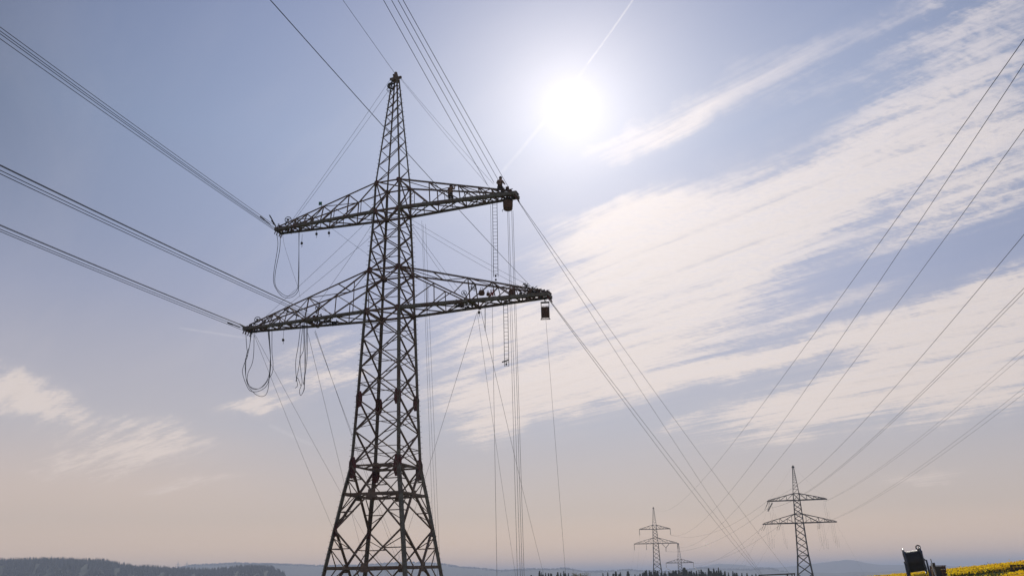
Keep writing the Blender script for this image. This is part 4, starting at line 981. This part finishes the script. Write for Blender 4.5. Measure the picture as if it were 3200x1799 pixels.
# ------------------------------------------------------------------ rapeseed
def rapeseed():
    FL = mat('rapeseed_flower', (.95, .72, .015), (.88, .52, .012), .7, 0, .35, .2, None, .55)
    LF = mat('rapeseed_leaf', (.07, .10, .02), (.11, .12, .02), .7, 0, 1.5, .2, None, .35)
    V_, Fc, mi = [], [], []
    def quad(p, a, b, m_):
        i = len(V_); V_.extend([p-a-b, p+a-b, p+a+b, p-a+b]); Fc.append((i, i+1, i+2, i+3)); mi.append(m_)
    az0, az1 = 19.5, 33.; gapL, gapR = azel(2806, 1790)[0], azel(2966, 1790)[0]
    n = 95000
    for i in range(n):
        a = rng.uniform(az0, az1); r = 44+ (104-44)*rng.random()**.8
        # the tractor track: a low green strip without bloom
        if r < 94 and gapL < a < gapR: continue
        ar = R(a); x, y = r*math.sin(ar), r*math.cos(ar)
        trk = 62 < r < 74
        z0 = terrain(r, a); hgt = (.75 if trk else 1.12)*rng.uniform(.82, 1.12)
        if r < 62: hgt *= float(np.interp(a, [24, 28, 31], [.35, .95, 1.05]))
        p = np.array([x, y, z0+hgt])
        k = 3 if not trk else 1
        for q in range(k):
            s = rng.uniform(.018, .044); u = rng.normal(size=3); u /= np.linalg.norm(u); v = np.cross(u, rng.normal(size=3)); v /= np.linalg.norm(v)
            pp = p+rng.normal(size=3)*np.array([.07, .07, .06])
            fl = rng.random() < (.9 if not trk else .2)
            quad(pp, u*s, v*s, 0 if fl else 1)
        # stem and leaves
        s = rng.uniform(.03, .07); u = np.array([math.cos(i), math.sin(i), 0.]); hh = hgt*rng.uniform(.5, .85)
        quad(np.array([x, y, z0+hh]), u*s, np.array([.03, .02, .16]), 1)
    me = bpy.data.meshes.new('rapeseed_field'); me.from_pydata([tuple(v) for v in V_], [], Fc)
    me.materials.append(FL); me.materials.append(LF); me.polygons.foreach_set('material_index', mi); me.update()
    o = bpy.data.objects.new('rapeseed_field', me); C.objects.link(o)
    tag(o, 'yellow flowering rapeseed crop rising to the right edge', 'crop', kind='stuff')
    # dense lower storey of the crop
    bm = BM(); aa = np.arange(az0-2, az1+8, .25); rr_ = [43, 48, 54, 60, 63, 68, 73, 76, 82, 88, 94, 100, 106]; G = []
    for r in rr_:
        row = []
        for a in aa:
            ar = R(a); low = .62 if 62 < r < 74 else .88
            if r < 62: low *= float(np.interp(a, [24, 28, 31], [.3, .9, 1.]))
            if r < 94 and gapL-.1 < a < gapR+.1: low = .06
            row.append(bm.verts.new((r*math.sin(ar), r*math.cos(ar), terrain(r, a)+low*(0.05 if r in (43, 106) else 1)+rng.normal()*.05)))
        G.append(row)
    for i in range(len(G)-1):
        for k in range(len(aa)-1): bm.faces.new((G[i][k], G[i][k+1], G[i+1][k+1], G[i+1][k]))
    CR = mat('crop_understorey', (.20, .18, .015), (.40, .30, .012), .9, 0, 5., .1, (.06, .08, .018))
    tag(obj('crop_understorey', bm, CR), 'green leafy lower storey of the rapeseed', 'crop', kind='stuff')
rapeseed()

# ------------------------------------------------------------------ trees
CON = mat('conifer_needles', (.022, .032, .016), (.04, .046, .022), .9, 0, .6, .1, (.045, .03, .018))
DEC = mat('spring_leaves', (.24, .19, .04), (.15, .14, .04), .8, 0, .8, .1, (.17, .11, .03), .3)
TRK = mat('bark', (.06, .045, .035), (.04, .03, .025), .95, 0, 3.)
def conifer_meshes(seed, H=18., nw=26):
    r_ = random.Random(seed); b = BM()
    for i in range(nw):
        t = i/(nw-1); z = H*(.12+.87*t); ln = (1-t)**.85*H*.21*r_.uniform(.8, 1.15)+.22
        nb = max(4, int(9*(1-t)+4))
        for k in range(nb):
            if r_.random() < .12: continue
            a = k*2*math.pi/nb+r_.uniform(-.3, .3)+i; l = ln*r_.uniform(.5, 1.2); dr = l*.28+(.15 if t < .9 else -.1)
            d = Vector((math.cos(a), math.sin(a), 0)); s = Vector((-d.y, d.x, 0)); w_ = max(.16, l*.34)
            p0 = Vector((0, 0, z)); p1 = p0+d*l*.55+Vector((0, 0, -dr*.5)); p2 = p0+d*l+Vector((0, 0, -dr*.75))
            v = [b.verts.new(q) for q in (p0, p1+s*w_+Vector((0, 0, -.15)), p2, p1-s*w_+Vector((0, 0, -.15)), p1+Vector((0, 0, .18)))]
            for f in ((0, 1, 4), (1, 2, 4), (2, 3, 4), (3, 0, 4)): b.faces.new([v[j] for j in f])
    for i in range(9):
        z0 = H*(.1+.1*i); lathe(b, [(H*.135*(1-z0/H)+.1, z0), (H*.07*(1-z0/H)+.02, z0+H*.12)], Matrix.Rotation(i, 4, 'Z'), 7)
    tube(b, [(0, 0, H*.93), (0, 0, H*1.01)], .09, 4)
    me = bpy.data.meshes.new('crown'); b.to_mesh(me); b.free(); me.materials.append(CON)
    b = BM(); tube(b, [(0, 0, -1), (0, 0, H*.5), (0, 0, H*.95)], .22, 7, True, .04); mt = bpy.data.meshes.new('trunk'); b.to_mesh(mt); b.free(); mt.materials.append(TRK)
    return me, mt, H
protos = [conifer_meshes(s, 18, n) for s, n in ((1, 26), (2, 22), (3, 30), (4, 20))]
def place_tree(name, me, mt, P, s, sw, rz, label, group, cat='tree'):
    rt = empty(name, P, rz); rt.scale = (sw, sw, s); tag(rt, label, cat, group)
    for nm, m_ in (('crown', me), ('trunk', mt)):
        o = bpy.data.objects.new(nm, m_); C.objects.link(o); o.parent = rt
# treetops as sighted: (x, y of the tip, distance, width factor)
tops = [(1686, 1783, 400, 1), (1693, 1787, 410, .9), (1705, 1789, 400, 1), (1721, 1791, 420, 1.1), (1743, 1787, 400, 1), (1752, 1789, 410, .8), (1762, 1783, 390, .9), (1884, 1790, 420, 1), (1899, 1788, 410, .8), (1924, 1785, 400, 1), (1938, 1788, 410, 1.2), (1962, 1784, 390, 1.3), (1984, 1794, 400, 1), (2000, 1792, 420, .9), (2020, 1781, 400, 1.1), (2012, 1788, 405, 1), (2032, 1790, 400, 1), (2044, 1786, 420, 1.1), (2056, 1788, 400, 1), (2068, 1788, 410, .9), (2078, 1785, 415, .8), (2090, 1784, 400, .9), (2110, 1785, 410, 1), (2122, 1783, 400, 1.1), (2138, 1773, 380, 1.7), (2146, 1780, 390, 1.2), (2156, 1786, 400, .9), (2168, 1787, 410, 1), (2184, 1780, 400, .8), (2191, 1779, 395, .9), (2200, 1788, 400, 1), (2214, 1775, 385, 1), (2222, 1784, 400, 1.2), (2230, 1776, 390, .9), (2238, 1787, 400, 1), (2245, 1773, 385, .9), (2264, 1787, 400, .9), (2276, 1788, 400, .8), (2290, 1784, 395, 1), (2296, 1789, 400, 1), (2318, 1790, 410, 1), (2334, 1790, 400, 1.1), (2362, 1792, 410, 1), (1740, 1795, 380, 1), (2100, 1790, 385, 1.2), (2130, 1788, 385, 1.3), (2170, 1793, 380, 1.2), (2050, 1794, 380, 1.3), (2205, 1793, 380, 1.3), (1660, 1796, 400, 1), (2350, 1795, 395, 1.1)]
rq = random.Random(3)
tops += [(x+rq.uniform(-5, 5), rq.uniform(1781, 1796) if x > 2000 else rq.uniform(1790, 1798), rq.uniform(370, 410), rq.uniform(.8, 1.3)) for x in list(range(1700, 1780, 13))+list(range(1885, 2320, 7)) if (2010 < x < 2262 or x < 1780 or rq.random() < .4)]
sp = {24: 'tallest broad conifer right below the smallest pylon', 35: 'tall pointed conifer standing rightmost of a close trio', 31: 'tall pointed conifer leftmost of a close trio', 6: 'tall narrow conifer left of the yellowish tree', 0: 'leftmost dark conifer tip where the long rope meets the treetops', 11: 'broad conifer between the yellowish tree and the slim pylon', 14: 'pointed conifer just left of the slim pylon foot'}
for i, (px, py, dist, wf) in enumerate(tops):
    P = at(px, py, dist); gz = ground_z(P.x, P.y); me, mt, H = protos[i % 4]
    s = (P.z-gz)/H/1.01
    place_tree('conifer_tree', me, mt, (P.x, P.y, gz), s, 1.6*wf*rng.uniform(.7, 1.35), i*1.7, sp.get(i, 'dark conifer treetop in the row along the bottom edge'), 'conifers along the bottom edge' if i in sp else 'alike conifer tops along the bottom edge')
def leafy(seed, H, n, spread):
    r_ = random.Random(seed); b = BM()
    cl = [Vector((r_.gauss(0, spread*.45), r_.gauss(0, spread*.45), H*r_.uniform(.35, .95))) for _ in range(22)]
    for c in cl:
        for k in range(n):
            p = c+Vector((r_.gauss(0, .7), r_.gauss(0, .7), r_.gauss(0, .6))); s = r_.uniform(.1, .24)
            u = Vector((r_.gauss(0, 1), r_.gauss(0, 1), r_.gauss(0, 1))).normalized(); v = u.orthogonal().normalized()
            b.faces.new([b.verts.new(p+q) for q in (u*s, v*s*.7, -u*s, -v*s*.7)])
    me = bpy.data.meshes.new('crown'); b.to_mesh(me); b.free(); me.materials.append(DEC)
    b = BM(); tube(b, [(0, 0, -1), (0, 0, H*.45), (.2, 0, H*.8)], .25, 7, True, .06)
    for c in cl[::2]: tube(b, [(0, 0, c.z*.55), c*.6+Vector((0, 0, c.z*.3)), c], .08, 4, True, .02)
    mt = bpy.data.meshes.new('trunk'); b.to_mesh(mt); b.free(); mt.materials.append(TRK)
    return me, mt
for i, (px, py, l) in enumerate(((1790, 1787, 'yellowish leafy tree, left one of the pair among the conifers'), (1834, 1786, 'yellowish leafy tree, right one of the pair among the conifers'), (1812, 1792, 'low yellowish tree between the two leafy trees'))):
    P = at(px, py, 385); gz = ground_z(P.x, P.y); me, mt = leafy(20+i, 15, 150, 3.2)
    place_tree('leafy_tree', me, mt, (P.x, P.y, gz), (P.z-gz)/15.3, 1.0, i*1.0, l, 'yellowish trees')
# bare sprigs on the field crest
for i, (px, py, l) in enumerate(((3096, 1757, 'sparse leafless bush on the crest of the rapeseed field'), (3126, 1757, 'small upright shrub right of the leafless bush'))):
    P = at(px, py, 98); gz = ground_z(P.x, P.y); r_ = random.Random(i); H = P.z-gz
    rt = empty('bush', (P.x, P.y, gz)); tag(rt, l, 'bush'); b = BM()
    for k in range(16 if i == 0 else 7):
        a = r_.uniform(0, 6.28); sp_ = r_.uniform(.1, .8 if i == 0 else .2); tube(b, [(0, 0, H*.2), (sp_*.4*math.cos(a), sp_*.4*math.sin(a), H*.65), (sp_*math.cos(a), sp_*math.sin(a), H*r_.uniform(.75, 1.05))], .03, 4, True, .01)
    obj('twigs', b, TRK, rt)
    b = BM()
    for k in range(60 if i == 0 else 40):
        a = r_.uniform(0, 6.28); q = r_.uniform(0, .6 if i == 0 else .15); p = Vector((q*math.cos(a), q*math.sin(a), H*r_.uniform(.6, 1))); u = Vector((r_.gauss(0, 1), r_.gauss(0, 1), r_.gauss(0, 1))).normalized()*.05; v = u.orthogonal().normalized()*.04
        b.faces.new([b.verts.new(p+q_) for q_ in (u, v, -u, -v)])
    obj('leaves', b, CON, rt)

# the woods on the far ridge: one mass
bm = BM(); r_ = random.Random(11)
def far_tree(r, a, hgt, w_):
    ar = R(a); x, y = r*math.sin(ar), r*math.cos(ar); z = terrain(r, a)-1
    top = bm.verts.new((x, y, z+hgt)); n = 5; ph = r_.uniform(0, 6)
    ring = [bm.verts.new((x+w_*math.cos(ph+k*6.283/n), y+w_*math.sin(ph+k*6.283/n), z+hgt*(.35+r_.uniform(-.1, .12)))) for k in range(n)]
    rg2 = [bm.verts.new((x+w_*.8*math.cos(ph+k*6.283/n), y+w_*.8*math.sin(ph+k*6.283/n), z)) for k in range(n)]
    for k in range(n):
        bm.faces.new((top, ring[k], ring[(k+1) % n])); bm.faces.new((ring[k], rg2[k], rg2[(k+1) % n], ring[(k+1) % n]))
a_l, a_r = azel(-80, 1760)[0], azel(890, 1780)[0]
for i in range(6500):
    a = r_.uniform(a_l, a_r); q = r_.random()
    r = 1840-60*q if i % 3 == 0 else 1820-430*q**1.3
    f = math.sin(a*3.1+r*.004)+math.sin(a*7.7+1-r*.011)
    if r < 1740 and f < -1.15: continue
    con = r_.random() < .45
    far_tree(r, a, r_.uniform(4, 8) if not con else r_.uniform(6, 13), r_.uniform(2.0, 3.4) if not con else r_.uniform(1.1, 1.8))
FW = mat('far_wood_foliage', (.02, .03, .018), (.035, .042, .024), .95, 0, .01, .05)
tag(obj('far_wood', bm, FW), 'dark wood covering the hill ridge at the lower left', 'wood', kind='stuff')
bm = BM()
for i in range(1500):
    a = r_.uniform(azel(560, 1770)[0], azel(2460, 1785)[0])
    r = 4200+r_.uniform(-100, 40)
    if ridge(4200, a) < 7 and r_.random() < .6: continue
    far_tree(r, a, r_.uniform(6, 11), r_.uniform(4, 8))
tag(obj('far_wood', bm, FW), 'pale blue wood along the farther ridge behind the pylon', 'wood', kind='stuff')
# tiny pylons on the left ridge
for px, py, l in ((557, 1752, 'tiny faint pylon on the left ridge, left one of two'), (585, 1752, 'tiny faint pylon on the left ridge, right one of two'), (737, 1750, 'tiny faint pylon far behind on the paler ridge')):
    b = BM(); d_ = 3900; T = at(px, py, d_); H = 46.; s = 1.0
    for k in CORN: bar(b, (k[0]*3.2, k[1]*3.2, -H), (0, 0, 0), 1.0)
    for z, L in ((-11*1.3, 11), (-22, 14)): bar(b, (-L, 0, z), (L, 0, z), .9); bar(b, (-L, 0, z), (0, 0, z+3.5), .6); bar(b, (L, 0, z), (0, 0, z+3.5), .6)
    for z in range(6): bar(b, (-3*(z+1)/6, 0, -H*(z+1)/6), (3*z/6, 0, -H*z/6), .5)
    tag(obj('lattice_pylon', b, FARST, loc=T, rz=.1), l, 'pylon', 'tiny pylons on the ridges')

# ------------------------------------------------------------------ the spring haze
b = BM(); bmesh.ops.create_cube(b, size=1, matrix=Matrix.Translation((0, 2000, -21)) @ Matrix.Diagonal((84000, 84000, 202, 1)))
hm = bpy.data.materials.new('haze_air'); hm.use_nodes = True; ht = hm.node_tree; ht.nodes.clear()
pv = ht.nodes.new('ShaderNodeVolumePrincipled'); oo = ht.nodes.new('ShaderNodeOutputMaterial')
pv.inputs['Color'].default_value = (.70, .79, 1.0, 1); pv.inputs['Density'].default_value = 3.0e-4; pv.inputs['Anisotropy'].default_value = 0.
ht.links.new(pv.outputs[0], oo.inputs['Volume'])
hz_o = obj('haze', b, hm); tag(hz_o, kind='stuff')
